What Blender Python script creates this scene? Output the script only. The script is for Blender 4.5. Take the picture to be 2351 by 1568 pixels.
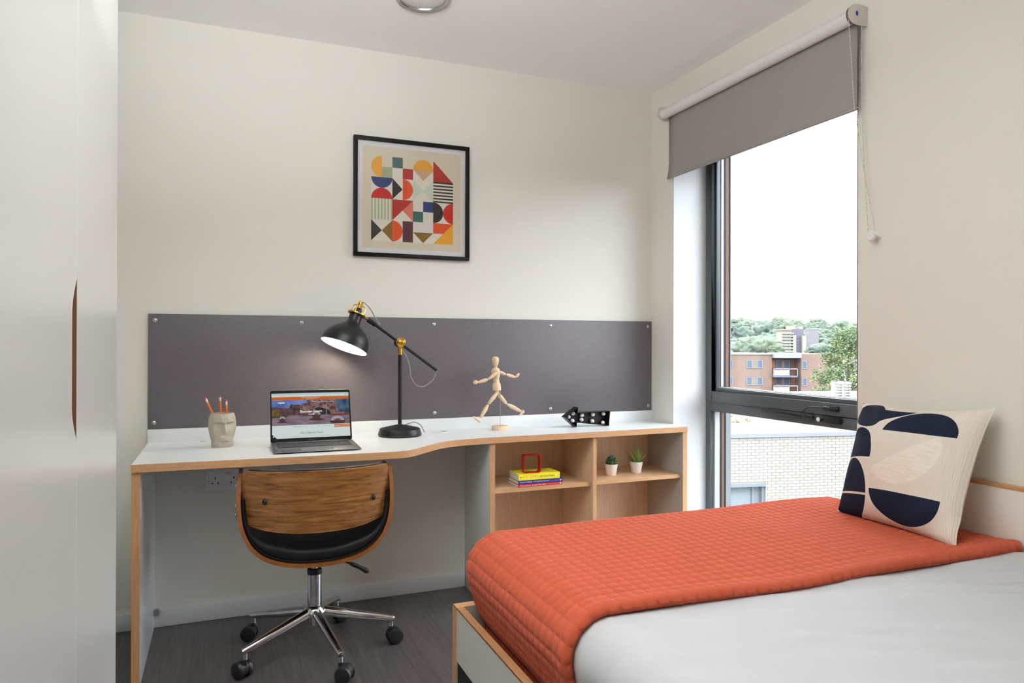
import bpy, bmesh, math, random
from mathutils import Vector, Matrix, noise
random.seed(7)
PI = math.pi
C = bpy.context.scene.collection
for o in list(bpy.data.objects): bpy.data.objects.remove(o)

# ------------------------------------------------------------------ camera
CX, CY, CZ, YAW, PITCH, ROLL, FPX = -2.109, -3.232, 1.1559, .3858, .0024, .0023, 1634.7
def cam_basis():
    cy, sy = math.cos(YAW), math.sin(YAW)
    f = Vector((sy*math.cos(PITCH), cy*math.cos(PITCH), math.sin(PITCH)))
    r = Vector((cy, -sy, 0)); u = r.cross(f)
    return r*math.cos(ROLL)+u*math.sin(ROLL), -r*math.sin(ROLL)+u*math.cos(ROLL), f
_r, _u, _f = cam_basis()
cam = bpy.data.cameras.new('camera'); camo = bpy.data.objects.new('camera', cam); C.objects.link(camo)
mw = Matrix.Identity(4)
for i in range(3):
    mw[i][0], mw[i][1], mw[i][2] = _r[i], _u[i], -_f[i]
mw[0][3], mw[1][3], mw[2][3] = CX, CY, CZ
camo.matrix_world = mw
cam.sensor_width = 36; cam.lens = 36*FPX/2351; cam.clip_start = .02; cam.clip_end = 5000
bpy.context.scene.camera = camo

# ------------------------------------------------------------------ world, lights, exposure
def lin(c):
    return tuple(((v/255)/12.92 if v/255 <= .04045 else ((v/255+.055)/1.055)**2.4) for v in c)
SKY_H, SKY_Z, FILL = 7.0, 11.0, 46.0
EXPO = 0.22
w = bpy.data.worlds.new('world'); bpy.context.scene.world = w; w.use_nodes = True
nt = w.node_tree; nt.nodes.clear()
N = nt.nodes.new; L = nt.links.new
out = N('ShaderNodeOutputWorld'); bg = N('ShaderNodeBackground'); tc = N('ShaderNodeTexCoord')
sep = N('ShaderNodeSeparateXYZ'); L(tc.outputs['Generated'], sep.inputs[0])
mr = N('ShaderNodeMapRange'); mr.inputs['From Min'].default_value = 0; mr.inputs['From Max'].default_value = 1
mr.inputs['To Min'].default_value = SKY_H; mr.inputs['To Max'].default_value = SKY_Z
L(sep.outputs[2], mr.inputs['Value'])
ns = N('ShaderNodeTexNoise'); ns.inputs['Scale'].default_value = 3.5; ns.inputs['Detail'].default_value = 5
mp = N('ShaderNodeMapping'); mp.inputs['Scale'].default_value = (1, 1, 2.2); L(tc.outputs['Generated'], mp.inputs[0]); L(mp.outputs[0], ns.inputs['Vector'])
cr = N('ShaderNodeValToRGB'); cr.color_ramp.elements[0].position = .42; cr.color_ramp.elements[0].color = (.82, .85, .97, 1)
cr.color_ramp.elements[1].position = .62; cr.color_ramp.elements[1].color = (1, 1, 1, 1)
L(ns.outputs['Fac'], cr.inputs[0]); L(cr.outputs[0], bg.inputs['Color']); L(mr.outputs[0], bg.inputs['Strength'])
L(bg.outputs[0], out.inputs[0])

def area(name, loc, rot, sx, sy, power, color=(1, 1, 1)):
    l = bpy.data.lights.new(name, 'AREA'); l.shape = 'RECTANGLE'; l.size = sx; l.size_y = sy; l.energy = power; l.color = color
    o = bpy.data.objects.new(name, l); C.objects.link(o); o.location = loc; o.rotation_euler = rot
    return o
sun = bpy.data.lights.new('sun', 'SUN'); sun.energy = 1.2; sun.angle = math.radians(6); sun.color = (1, .97, .92)
so = bpy.data.objects.new('sun', sun); C.objects.link(so)
so.rotation_euler = Vector((.45, .75, -.75)).to_track_quat('-Z', 'Y').to_euler()
# unseen fill lamp added above the view, brightens the room off the ceiling
area('fill_lamp', (-2.0, -2.1, 2.0), Vector((-.12, .15, 1)).to_track_quat('-Z', 'Y').to_euler(), .9, .6, FILL, (.93, .97, 1))
po = area('window_portal', (.19, -.77, 1.2), (0, PI/2, 0), 2.4, 1.2, 1); po.data.cycles.is_portal = True
vs = bpy.context.scene.view_settings
vs.view_transform = 'Standard'; vs.look = 'None'; vs.exposure = EXPO; vs.gamma = 1; vs.use_curve_mapping = False
cy = bpy.context.scene.cycles
cy.max_bounces = 10; cy.diffuse_bounces = 6; cy.glossy_bounces = 4; cy.transparent_max_bounces = 12; cy.sample_clamp_indirect = 6
cy.caustics_reflective = False; cy.caustics_refractive = False

# ------------------------------------------------------------------ materials
def mat(name, rgb, rough=.5, metal=0, spec=.5, bump=None, var=None, emit=None, coat=0, sheen=0, stretch=(1, 1, 1), lum=None):
    """plain material; bump=(scale,strength,distance), var=(scale,amount) colour mottling"""
    m = bpy.data.materials.new(name); m.use_nodes = True; t = m.node_tree; b = t.nodes['Principled BSDF']
    c = lin(rgb)+(1,)
    b.inputs['Base Color'].default_value = c; b.inputs['Roughness'].default_value = rough; b.inputs['Metallic'].default_value = metal
    b.inputs['Specular IOR Level'].default_value = spec; b.inputs['Coat Weight'].default_value = coat; b.inputs['Sheen Weight'].default_value = sheen
    if bump or var:
        co = t.nodes.new('ShaderNodeTexCoord'); mpn = t.nodes.new('ShaderNodeMapping'); mpn.inputs['Scale'].default_value = stretch
        t.links.new(co.outputs['Object'], mpn.inputs[0])
    if bump:
        n = t.nodes.new('ShaderNodeTexNoise'); n.inputs['Scale'].default_value = bump[0]; n.inputs['Detail'].default_value = 3
        t.links.new(mpn.outputs[0], n.inputs['Vector'])
        bn = t.nodes.new('ShaderNodeBump'); bn.inputs['Strength'].default_value = bump[1]; bn.inputs['Distance'].default_value = bump[2]
        t.links.new(n.outputs['Fac'], bn.inputs['Height']); t.links.new(bn.outputs[0], b.inputs['Normal'])
    if var:
        n = t.nodes.new('ShaderNodeTexNoise'); n.inputs['Scale'].default_value = var[0]; n.inputs['Detail'].default_value = 4
        t.links.new(mpn.outputs[0], n.inputs['Vector'])
        r = t.nodes.new('ShaderNodeValToRGB'); a = var[1]
        r.color_ramp.elements[0].position = .3; r.color_ramp.elements[1].position = .7
        r.color_ramp.elements[0].color = tuple(v*(1-a) for v in c[:3])+(1,); r.color_ramp.elements[1].color = tuple(min(1, v*(1+a)) for v in c[:3])+(1,)
        t.links.new(n.outputs['Fac'], r.inputs[0]); t.links.new(r.outputs[0], b.inputs['Base Color'])
    if emit:
        b.inputs['Emission Color'].default_value = lin(lum or rgb)+(1,); b.inputs['Emission Strength'].default_value = emit
    return m
def wood(name, a, b_, scale=(2, 40, 40), rough=.45, fig=2.2, dist=3.0, pore=.25):
    """grain runs along the axis with the small scale"""
    m = bpy.data.materials.new(name); m.use_nodes = True; t = m.node_tree; b = t.nodes['Principled BSDF']; K = t.links.new
    co = t.nodes.new('ShaderNodeTexCoord'); mpn = t.nodes.new('ShaderNodeMapping'); mpn.inputs['Scale'].default_value = scale
    K(co.outputs['Object'], mpn.inputs[0])
    n1 = t.nodes.new('ShaderNodeTexNoise'); n1.inputs['Scale'].default_value = fig; n1.inputs['Detail'].default_value = 6; n1.inputs['Roughness'].default_value = .65; n1.inputs['Distortion'].default_value = dist
    K(mpn.outputs[0], n1.inputs['Vector'])
    n2 = t.nodes.new('ShaderNodeTexNoise'); n2.inputs['Scale'].default_value = fig*6; n2.inputs['Detail'].default_value = 2
    K(mpn.outputs[0], n2.inputs['Vector'])
    mx = t.nodes.new('ShaderNodeMix'); mx.data_type = 'FLOAT'; mx.inputs[0].default_value = pore; K(n1.outputs['Fac'], mx.inputs[2]); K(n2.outputs['Fac'], mx.inputs[3])
    r = t.nodes.new('ShaderNodeValToRGB'); r.color_ramp.elements[0].position = .34; r.color_ramp.elements[1].position = .66
    r.color_ramp.elements[0].color = lin(a)+(1,); r.color_ramp.elements[1].color = lin(b_)+(1,)
    K(mx.outputs[0], r.inputs[0]); K(r.outputs[0], b.inputs['Base Color'])
    bn = t.nodes.new('ShaderNodeBump'); bn.inputs['Strength'].default_value = .15; bn.inputs['Distance'].default_value = .001
    K(mx.outputs[0], bn.inputs['Height']); K(bn.outputs[0], b.inputs['Normal'])
    b.inputs['Roughness'].default_value = rough
    return m
def glass_mat(name, tint=(.93, .96, .95), refl=1.0):
    m = bpy.data.materials.new(name); m.use_nodes = True; t = m.node_tree; t.nodes.clear()
    o = t.nodes.new('ShaderNodeOutputMaterial'); mx = t.nodes.new('ShaderNodeMixShader'); tr = t.nodes.new('ShaderNodeBsdfTransparent'); g = t.nodes.new('ShaderNodeBsdfGlossy')
    fr = t.nodes.new('ShaderNodeLayerWeight'); fr.inputs['Blend'].default_value = .5
    pw_ = t.nodes.new('ShaderNodeMath'); pw_.operation = 'POWER'; pw_.inputs[1].default_value = 5; t.links.new(fr.outputs['Facing'], pw_.inputs[0])
    ad_ = t.nodes.new('ShaderNodeMath'); ad_.operation = 'MULTIPLY_ADD'; ad_.inputs[1].default_value = .9; ad_.inputs[2].default_value = .03; t.links.new(pw_.outputs[0], ad_.inputs[0])
    ml = t.nodes.new('ShaderNodeMath'); ml.operation = 'MULTIPLY'; ml.inputs[1].default_value = refl
    tr.inputs[0].default_value = tint+(1,); g.inputs['Roughness'].default_value = .01
    t.links.new(ad_.outputs[0], ml.inputs[0]); t.links.new(ml.outputs[0], mx.inputs[0]); t.links.new(tr.outputs[0], mx.inputs[1]); t.links.new(g.outputs[0], mx.inputs[2]); t.links.new(mx.outputs[0], o.inputs[0])
    return m
WALL = mat('wall_paint', (232, 229, 220), .75, spec=.25, bump=(180, .05, .002))
CEIL = mat('ceiling_paint', (250, 249, 245), .8, spec=.2)
JAMB = mat('reveal_paint', (226, 228, 230), .6, spec=.3)
SKIRT = mat('skirting_gloss', (226, 228, 230), .35)
WHITE = mat('white_laminate', (236, 237, 236), .28, spec=.5)
DESKW = mat('desk_laminate', (235, 238, 240), .3, spec=.5)
OAKX = wood('oak_edge_x', (186, 134, 90), (220, 174, 130), (1.5, 60, 90))
OAKZ = wood('oak_edge_z', (186, 134, 90), (220, 174, 130), (70, 90, 1.5))
OAKY = wood('oak_edge_y', (160, 112, 72), (200, 152, 108), (90, 1.5, 70))
OAKB = wood('oak_board_z', (204, 168, 134), (226, 193, 160), (22, 22, .9))
OAKS = wood('oak_shelf_x', (196, 154, 116), (220, 182, 142), (1.0, 26, 30))
ALU = mat('graphite_aluminium', (88, 94, 98), .38, metal=.1, spec=.5)
ALUL = mat('light_aluminium_bead', (196, 200, 206), .4, metal=.2)
GASK = mat('black_gasket', (22, 23, 26), .5)
THERM = mat('brown_thermal_break', (120, 88, 78), .6)
GLASS = glass_mat('window_glass')
BLACK = mat('black_satin_metal', (26, 26, 28), .38, metal=.2)
BLKP = mat('black_plastic', (30, 31, 34), .45)
BRASS = mat('brass', (205, 155, 70), .28, metal=1)
CHROME = mat('chrome', (225, 225, 228), .08, metal=1)
STEEL = mat('zinc_steel', (190, 190, 190), .3, metal=1)
WHP = mat('white_plastic', (236, 234, 236), .35)
LEATH = mat('black_leather', (20, 20, 23), .5, spec=.3, bump=(500, .15, .0006))
CHW = wood('chair_walnut', (92, 52, 22), (182, 126, 70), (1.6, 1.6, 17), .3, 1.6, 3.4, .25)
CHE = wood('chair_plywood_edge', (122, 70, 30), (166, 104, 54), (8, 8, 60), .35)

# ------------------------------------------------------------------ mesh helpers
OFF = {}
class M:
    def __init__(s): s.v = []; s.f = []; s.mi = []; s.m = 0
    def add(s, vs_, fs):
        k = len(s.v); s.v += [Vector(p) for p in vs_]
        for f in fs: s.f.append([k+i for i in f]); s.mi.append(s.m)
        return s
    def box(s, x0, x1, y0, y1, z0, z1):
        return s.add([(x0, y0, z0), (x1, y0, z0), (x1, y1, z0), (x0, y1, z0), (x0, y0, z1), (x1, y0, z1), (x1, y1, z1), (x0, y1, z1)],
                     [(0, 3, 2, 1), (4, 5, 6, 7), (0, 1, 5, 4), (1, 2, 6, 5), (2, 3, 7, 6), (3, 0, 4, 7)])
    def lathe(s, prof, org=(0, 0, 0), ax=(0, 0, 1), n=24, cap=(True, True), ref=None):
        ax = Vector(ax).normalized(); e = Vector(ref) if ref else (Vector((1, 0, 0)) if abs(ax.x) < .9 else Vector((0, 1, 0)))
        a = (e-ax*e.dot(ax)).normalized(); b = ax.cross(a); org = Vector(org)
        vs_ = []
        for r, h in prof:
            for i in range(n):
                t = 2*PI*i/n; vs_.append(org+ax*h+a*(r*math.cos(t))+b*(r*math.sin(t)))
        fs = []
        for k in range(len(prof)-1):
            for i in range(n):
                j = (i+1) % n; fs.append((k*n+i, k*n+j, (k+1)*n+j, (k+1)*n+i))
        if cap[0]: fs.append(tuple(range(n-1, -1, -1)))
        if cap[1]: fs.append(tuple((len(prof)-1)*n+i for i in range(n)))
        return s.add(vs_, fs)
    def cyl(s, p0, p1, r0, r1=None, n=16):
        p0 = Vector(p0); p1 = Vector(p1); d = p1-p0
        return s.lathe([(r0, 0), (r1 if r1 is not None else r0, d.length)], p0, d, n)
    def tube(s, pts, r, n=8, cap=True):
        pts = [Vector(p) for p in pts]; R = r if isinstance(r, (list, tuple)) else [r]*len(pts)
        vs_ = []; prev = None
        for i, p in enumerate(pts):
            t = (pts[min(i+1, len(pts)-1)]-pts[max(i-1, 0)]).normalized()
            if prev is None:
                e = Vector((0, 0, 1)) if abs(t.z) < .9 else Vector((1, 0, 0)); a = (e-t*e.dot(t)).normalized()
            else: a = (prev-t*prev.dot(t)).normalized()
            prev = a; b = t.cross(a)
            for k in range(n):
                q = 2*PI*k/n; vs_.append(p+a*(R[i]*math.cos(q))+b*(R[i]*math.sin(q)))
        fs = []
        for i in range(len(pts)-1):
            for k in range(n):
                j = (k+1) % n; fs.append((i*n+k, i*n+j, (i+1)*n+j, (i+1)*n+k))
        if cap: fs.append(tuple(range(n-1, -1, -1))); fs.append(tuple((len(pts)-1)*n+k for k in range(n)))
        return s.add(vs_, fs)
    def prism(s, poly, org, ux, uy, th):
        """polygon in the plane org+u*ux+v*uy, thickened by th along ux x uy"""
        org = Vector(org); ux = Vector(ux); uy = Vector(uy); n = ux.cross(uy).normalized()*th; k = len(poly)
        vs_ = [org+ux*u+uy*v for u, v in poly]+[org+ux*u+uy*v+n for u, v in poly]
        return s.add(vs_, [tuple(range(k-1, -1, -1)), tuple(range(k, 2*k))]+[(i, (i+1) % k, k+(i+1) % k, k+i) for i in range(k)])
    def grid(s, rows):
        nr = len(rows); nc = len(rows[0])
        return s.add([p for r in rows for p in r], [(i*nc+j, i*nc+j+1, (i+1)*nc+j+1, (i+1)*nc+j) for i in range(nr-1) for j in range(nc-1)])
    def ball(s, c, r, n=12, m=8, sc=(1, 1, 1)):
        c = Vector(c); rows = []
        for i in range(m+1):
            a = PI*i/m; rows.append([c+Vector((r*sc[0]*math.sin(a)*math.cos(2*PI*j/n), r*sc[1]*math.sin(a)*math.sin(2*PI*j/n), -r*sc[2]*math.cos(a))) for j in range(n+1)])
        return s.grid(rows)
    def build(s, name, mats, parent=None, smooth=None, bevel=0, seg=2, local=False, angle=.6):
        me = bpy.data.meshes.new(name)
        off = Vector((0, 0, 0)) if (local or parent is None) else OFF.get(parent.name, Vector((0, 0, 0)))
        me.from_pydata([v-off for v in s.v], [], s.f)
        if not isinstance(mats, (list, tuple)): mats = [mats]
        for mm in mats: me.materials.append(mm)
        if len(mats) > 1:
            for p, i in zip(me.polygons, s.mi): p.material_index = i
        bm = bmesh.new(); bm.from_mesh(me); bmesh.ops.remove_doubles(bm, verts=bm.verts, dist=1e-6)
        bmesh.ops.recalc_face_normals(bm, faces=bm.faces)
        if bevel:
            ed = [e for e in bm.edges if len(e.link_faces) == 2 and e.calc_face_angle() > .5]
            bmesh.ops.bevel(bm, geom=ed, offset=bevel, segments=seg, profile=.5, affect='EDGES', clamp_overlap=True)
        if smooth or (smooth is None and bevel):
            for f in bm.faces: f.smooth = True
            for e in bm.edges:
                if len(e.link_faces) == 2 and e.calc_face_angle() > angle: e.smooth = False
        bm.to_mesh(me); bm.free()
        o = bpy.data.objects.new(name, me); C.objects.link(o)
        if parent is not None:
            o.parent = parent; OFF[o.name] = OFF.get(parent.name, Vector((0, 0, 0)))
        return o
def tag(o, label=None, cat=None, group=None, kind=None):
    if label: o['label'] = label
    if cat: o['category'] = cat
    if group: o['group'] = group
    if kind: o['kind'] = kind
    return o
def thing(name, label, cat, loc=(0, 0, 0), rz=0, group=None, world=True):
    o = bpy.data.objects.new(name, None); C.objects.link(o); o.empty_display_size = .05
    o.location = loc; o.rotation_euler = (0, 0, rz)
    OFF[o.name] = Vector(loc) if world and rz == 0 else Vector((0, 0, 0))
    return tag(o, label, cat, group)
def struct(o): o['kind'] = 'structure'; return o
def dup(o, parent, loc=None, rot=None):
    c = o.copy(); C.objects.link(c); c.parent = parent
    if loc is not None: c.location = loc
    if rot is not None: c.rotation_euler = rot
    OFF[c.name] = OFF.get(parent.name, Vector((0, 0, 0))) if parent else Vector((0, 0, 0))
    return c
def bx(name, x0, x1, y0, y1, z0, z1, m, parent=None, bevel=0):
    return M().box(x0, x1, y0, y1, z0, z1).build(name, m, parent, bevel=bevel)
def text(name, body, m, parent, org, ux, uy, width=None, height=None, ext=.0002, bold=0, local=False, shear=0):
    cu = bpy.data.curves.new('t', 'FONT'); cu.body = body; cu.size = 1; cu.resolution_u = 3; cu.offset = bold; cu.shear = shear
    ob = bpy.data.objects.new('t', cu); C.objects.link(ob); bpy.context.view_layer.update()
    me = bpy.data.meshes.new_from_object(ob.evaluated_get(bpy.context.evaluated_depsgraph_get()))
    bpy.data.objects.remove(ob)
    xs = [v.co.x for v in me.vertices]; ys = [v.co.y for v in me.vertices]
    x0, x1, y0, y1 = min(xs), max(xs), min(ys), max(ys)
    sx = width/(x1-x0) if width else None; sy = height/(y1-y0) if height else None
    sx = sx or sy; sy = sy or sx
    ux = Vector(ux).normalized(); uy = Vector(uy).normalized(); org = Vector(org); nn = ux.cross(uy).normalized()*ext
    off = Vector((0, 0, 0)) if local else OFF.get(parent.name, Vector((0, 0, 0)))
    for v in me.vertices: v.co = org+ux*((v.co.x-x0)*sx)+uy*((v.co.y-y0)*sy)+nn-off
    me.materials.append(m); me.name = name
    o = bpy.data.objects.new(name, me); C.objects.link(o); o.parent = parent
    return o
def wray(px, py): return _f+_r*((px-1175.5)/FPX)-_u*((py-784)/FPX)
CAM = Vector((CX, CY, CZ))
def atd(px, py, d): return CAM+wray(px, py)*d

# ================================================================== ROOM
ZC = 2.483; XL, YB = -2.95, -4.7
X0 = .197   # window plane
YO1, YO2 = -.207, -1.331; ZS, ZH = .12, 2.2
struct(bx('wall_back', XL, .40, 0, .12, 0, ZC, WALL))
struct(bx('wall_left', XL-.1, XL, YB, .12, 0, ZC, WALL))
struct(bx('wall_front', XL-.1, .4, YB-.1, YB, 0, ZC, WALL))
struct(bx('ceiling', XL-.1, .4, YB-.1, .12, ZC, ZC+.15, CEIL))
m = M(); m.m = 0
for (y0, y1, z0, z1) in ((YO1, 0, 0, ZC), (YB, YO2, 0, ZC), (YO2, YO1, ZH, ZC), (YO2, YO1, 0, ZS)):
    m.box(0, .33, y0, y1, z0, z1)
wr = struct(m.build('wall_right', WALL))
rv = M()
rv.box(-.0005, X0+.05, YO1-.001, YO1+.003, ZS, ZH); rv.box(0, X0+.05, YO2-.003, YO2+.001, ZS, ZH); rv.box(0, X0+.05, YO2, YO1, ZH-.002, ZH+.002)
rv.build('reveal_lining', JAMB, wr)
bx('window_board', -.012, X0+.05, YO2, YO1, ZS, ZS+.02, JAMB, wr, .002)
# floor of planks
fl = struct(bx('floor', XL, .0, YB, 0, -.06, -.004, mat('floor_underlay', (40, 38, 38), .8)))
PLM = [wood('plank_%s' % n, a, b, (22, .9, 22), .34, 1.5, 2.0, .35) for n, a, b in
       (('a', (60, 55, 56), (94, 87, 86)), ('b', (64, 58, 58), (98, 90, 88)), ('c', (57, 52, 54), (90, 83, 83)), ('d', (62, 57, 56), (96, 89, 86)))]
pw = .184; x = XL; ci = 0
while x < -.001:
    x1 = min(x+pw, 0); y = YB-random.uniform(0, 1.8)
    while y < 0:
        y1 = min(y+1.82, 0); ya = max(y, YB)
        if y1-ya > .02:
            o = M().box(x+.0003, x1-.0003, ya+.0003, y1-.0003, -.004, 0).build('plank', random.choice(PLM), fl)
        y += 1.82
    x += pw
# skirtings
def skirt(name, x0, x1, y0, y1, par=None):
    return struct(M().box(x0, x1, y0, y1, 0, .07).build(name, SKIRT, par, bevel=.003))
skirt('baseboard_back', XL, -1.04, -.015, 0)
skirt('baseboard_left', XL, XL+.015, YB, -.015)
skirt('baseboard_right', -.015, 0, -1.13, -.33)
# downlight
dl = thing('downlight', 'round brushed metal ceiling downlight above the desk, switched off', 'ceiling light', (-1.403, -.575, ZC))
M().lathe([(.095, -.0005), (.107, -.001), (.1075, -.006), (.100, -.017), (.094, -.019), (.086, -.012), (.084, -.004), (.084, -.0002)], (-1.403, -.575, ZC), n=64, cap=(False, False)).build('bezel', STEEL, dl, True, angle=1.2)
M().lathe([(.0845, -.0045), (.05, -.007), (0.0001, -.008)], (-1.403, -.575, ZC), n=48, cap=(False, False)).build('diffuser', mat('frosted_diffuser', (225, 222, 222), .4), dl, True)

# ================================================================== WINDOW
wn = bpy.data.objects.new('window_1', None); C.objects.link(wn); wn['kind'] = 'structure'
wn['label'] = 'tall grey aluminium window with opening upper sash over fixed lower pane'
ZR0, ZRS, ZR1 = .813, .862, .915
y0, y1 = YO2-.005, YO1-.002
def fr(name, boxes, mt=ALU, bv=.0015, par=wn):
    m = M()
    for b in boxes: m.box(*b)
    return m.build(name, mt, par, bevel=bv)
fr('outer_frame', [(X0, X0+.075, y1-.038, y1, ZS, ZH), (X0, X0+.075, y0, y0+.038, ZS, ZH), (X0, X0+.075, y0+.038, y1-.038, ZH-.05, ZH), (X0, X0+.075, y0+.038, y1-.038, ZS+.018, ZS+.06)])
fr('transom', [(X0, X0+.075, y0+.038, y1-.038, ZR0, ZRS-.001)])
fr('sash', [(X0-.004, X0+.06, y1-.052, y1-.004, ZRS, ZH-.03), (X0-.004, X0+.06, y0+.004, y0+.052, ZRS, ZH-.03), (X0-.004, X0+.06, y0+.052, y1-.052, ZRS, ZR1), (X0-.004, X0+.06, y0+.052, y1-.052, ZH-.09, ZH-.03)])
ya, yb = y1-.052, y0+.052
fr('glazing_bead', [(X0+.018, X0+.045, ya-.010, ya, ZR1, ZH-.09), (X0+.018, X0+.045, yb, yb+.01, ZR1, ZH-.09), (X0+.012, X0+.045, yb+.01, ya-.010, ZR1, ZR1+.018)], ALU, .002)
fr('light_bead', [(X0+.045, X0+.062, ya-.013, ya, ZR1+.004, ZH-.09), (X0+.03, X0+.048, yb+.01, ya-.013, ZR1+.018, ZR1+.0215)], ALUL, 0)
fr('gasket', [(X0+.062, X0+.070, ya-.016, ya, ZR1+.01, ZH-.09), (X0+.048, X0+.066, yb, ya-.013, ZR1+.004, ZR1+.023), (X0+.092, X0+.096, ya-.021, ya, ZR1+.01, ZH-.09)], GASK, 0)
fr('thermal_break', [(X0+.070, X0+.090, ya-.017, ya, ZR1+.01, ZH-.09)], THERM, 0)
bx('glass', X0+.075, X0+.079, yb, ya-.004, ZR1+.005, ZH-.09, GLASS, wn)
# lower fixed pane
yc = y1-.038
fr('lower_bead', [(X0+.020, X0+.050, yc-.012, yc, ZS+.06, ZR0)], ALUL, 0)
fr('lower_gasket', [(X0+.050, X0+.060, yc-.014, yc, ZS+.06, ZR0), (X0+.078, X0+.084, yc-.018, yc, ZS+.06, ZR0)], GASK, 0)
fr('lower_thermal_break', [(X0+.060, X0+.078, yc-.014, yc, ZS+.06, ZR0)], THERM, 0)
bx('lower_glass', X0+.064, X0+.068, y0+.038, yc-.012, ZS+.06, ZR0, GLASS, wn)
M().box(.275, .345, YO1-.016, YO1-.002, ZS, ZH).build('outer_reveal', mat('exterior_cladding', (124, 128, 134), .5), wn)
# handle and restrictor
h = M(); h.tube([(X0-.016, -.640, .853), (X0-.018, -.655, .853), (X0-.018, -.93, .849), (X0-.016, -.945, .849)], [.007, .0105, .0105, .007], 12)
hd = h.build('window_handle', BLKP, wn, True); hd['label'] = 'long black window handle'
bx('handle_plate', X0-.010, X0-.003, -1.07, -.985, .833, .859, BLKP, wn, .003)
r_ = M(); r_.cyl((X0-.004, -1.000, .846), (X0-.045, -1.000, .846), .0095, n=20); r_.build('lock_barrel', CHROME, wn, True)
r_ = M(); r_.box(X0-.03, X0-.004, -1.09, -1.01, .832, .858); r_.build('restrictor_body', BLKP, wn, bevel=.006)
r_ = M(); r_.tube([(X0-.014, -1.075, .892), (X0-.014, -1.00, .892)], [.006, .008], 10); r_.box(X0-.018, X0-.004, -1.07, -1.035, .884, .902); r_.build('restrictor_stud', BLKP, wn, True)
pts = []
for a, b_, c in ((-1.01, .893, .014), (-.97, .894, .022), (-.93, .888, .03), (-.905, .870, .034), (-.91, .848, .036), (-.94, .833, .038), (-.98, .832, .04), (-.998, .84, .04)):
    pts.append(Vector((X0-c, a, b_)))
def smoothpts(p, k=6):
    p = [Vector(q) for q in p]; o = []
    for i in range(len(p)-1):
        p0, p1, p2, p3 = p[max(i-1, 0)], p[i], p[i+1], p[min(i+2, len(p)-1)]
        for j in range(k):
            t = j/k; o.append(.5*((2*p1)+(p2-p0)*t+(2*p0-5*p1+4*p2-p3)*t*t+(3*p1-p0-3*p2+p3)*t**3))
    return o+[p[-1]]
M().tube(smoothpts(pts), .0022, 8).build('restrictor_cable', BLKP, wn, True)
# ------------------------------------------------------------------ roller blind
bl = thing('roller_blind', 'grey fabric roller blind pulled a quarter down over the tall window', 'blind', (-.05, -.8, 2.31))
BLF = mat('blind_fabric', (156, 151, 150), .85, spec=.15, bump=(900, .25, .0006), var=(600, .05))
BLB = mat('blind_backing', (226, 224, 222), .7, spec=.2)
M().lathe([(.026, 0), (.026, 1.165)], (-.052, -.195, 2.312), (0, -1, 0), 40).build('roll', BLB, bl, True)
rows = []
for i in range(25):
    t = i/24; z = 2.312-t*.325; bow = .004*math.sin(t*PI)
    rows.append([Vector((-.0275+ -.001-bow*.0-.012*max(0, t-.9)*6*(1 if j in (0,) else .5), -.207-1.150*j/20-(.008*max(0, t-.75)*4 if j == 0 else 0)*-1, z-.003*math.sin(j*.8)*t)) for j in range(21)])
sh = M().grid(rows)
fab = sh.build('fabric', BLF, bl, True)
md = fab.modifiers.new('s', 'SOLIDIFY'); md.thickness = .0012
M().tube([(-.034, -.204, 1.988), (-.034, -1.357, 1.988)], .006, 10).build('bottom_bar', BLF, bl, True)
BRK = mat('bracket_plastic', (214, 208, 200), .4)
br = M(); 
poly = [(.0, -.034), (.0, .034), (-.046, .038)]+[(-.055-.036*math.sin(a), .036*math.cos(a)) for a in [k*PI/10 for k in range(0, 11)]]+[(-.046, -.036)]
br.prism([(x_, z_) for x_, z_ in poly], (0, -1.372, 2.312), (1, 0, 0), (0, 0, 1), .003)
br.build('bracket', BRK, bl, bevel=.001)
M().lathe([(.030, 0), (.034, .002), (.030, .004), (.030, .009), (.034, .011), (.030, .013)], (-.052, -1.357, 2.312), (0, -1, 0), 36).build('clutch_wheel', mat('clutch_grey', (120, 112, 104), .5), bl, True)
M().ball((-.052, -1.3755, 2.316), .007, sc=(.8, .3, 1.3)).build('clutch_pin', mat('blue_plastic', (24, 60, 160), .4), bl, True)
br2 = M(); br2.prism(poly, (0, -.192, 2.312), (1, 0, 0), (0, 0, 1), .003); br2.build('bracket', BRK, bl, bevel=.001)
CHN = mat('chain_plastic', (214, 208, 192), .35)
def chain(p, name='bead_chain'):
    mm = M(); P = [Vector(q) for q in p]
    mm.tube(P, .0009, 5)
    for i in range(len(P)-1):
        a, b = P[i], P[i+1]; n = max(1, int((b-a).length/.0125))
        for k in range(n): mm.ball(a.lerp(b, k/n), .0024, 6, 4)
    o = mm.build(name, CHN, bl, True); o['kind'] = 'stuff'; return o
chain([(-.083, -1.366, 2.315), (-.080, -1.368, 2.26), (-.055, -1.366, 2.0), (-.035, -1.392, 1.75), (-.028, -1.432, 1.545)])
chain([(-.020, -1.366, 2.29), (-.022, -1.368, 2.0), (-.026, -1.385, 1.75), (-.028, -1.402, 1.545)], 'bead_chain')
cl = thing('chain_cleat', 'small round white plastic chain cleat screwed to the wall right of the window', 'cleat', (0, -1.415, 1.53))
M().lathe([(.016, 0), (.016, .006), (.006, .008), (.006, .024), (.017, .026), (.018, .030), (.014, .034)], (0, -1.415, 1.53), (-1, 0, 0), 28).build('spool', WHP, cl, True)

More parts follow.
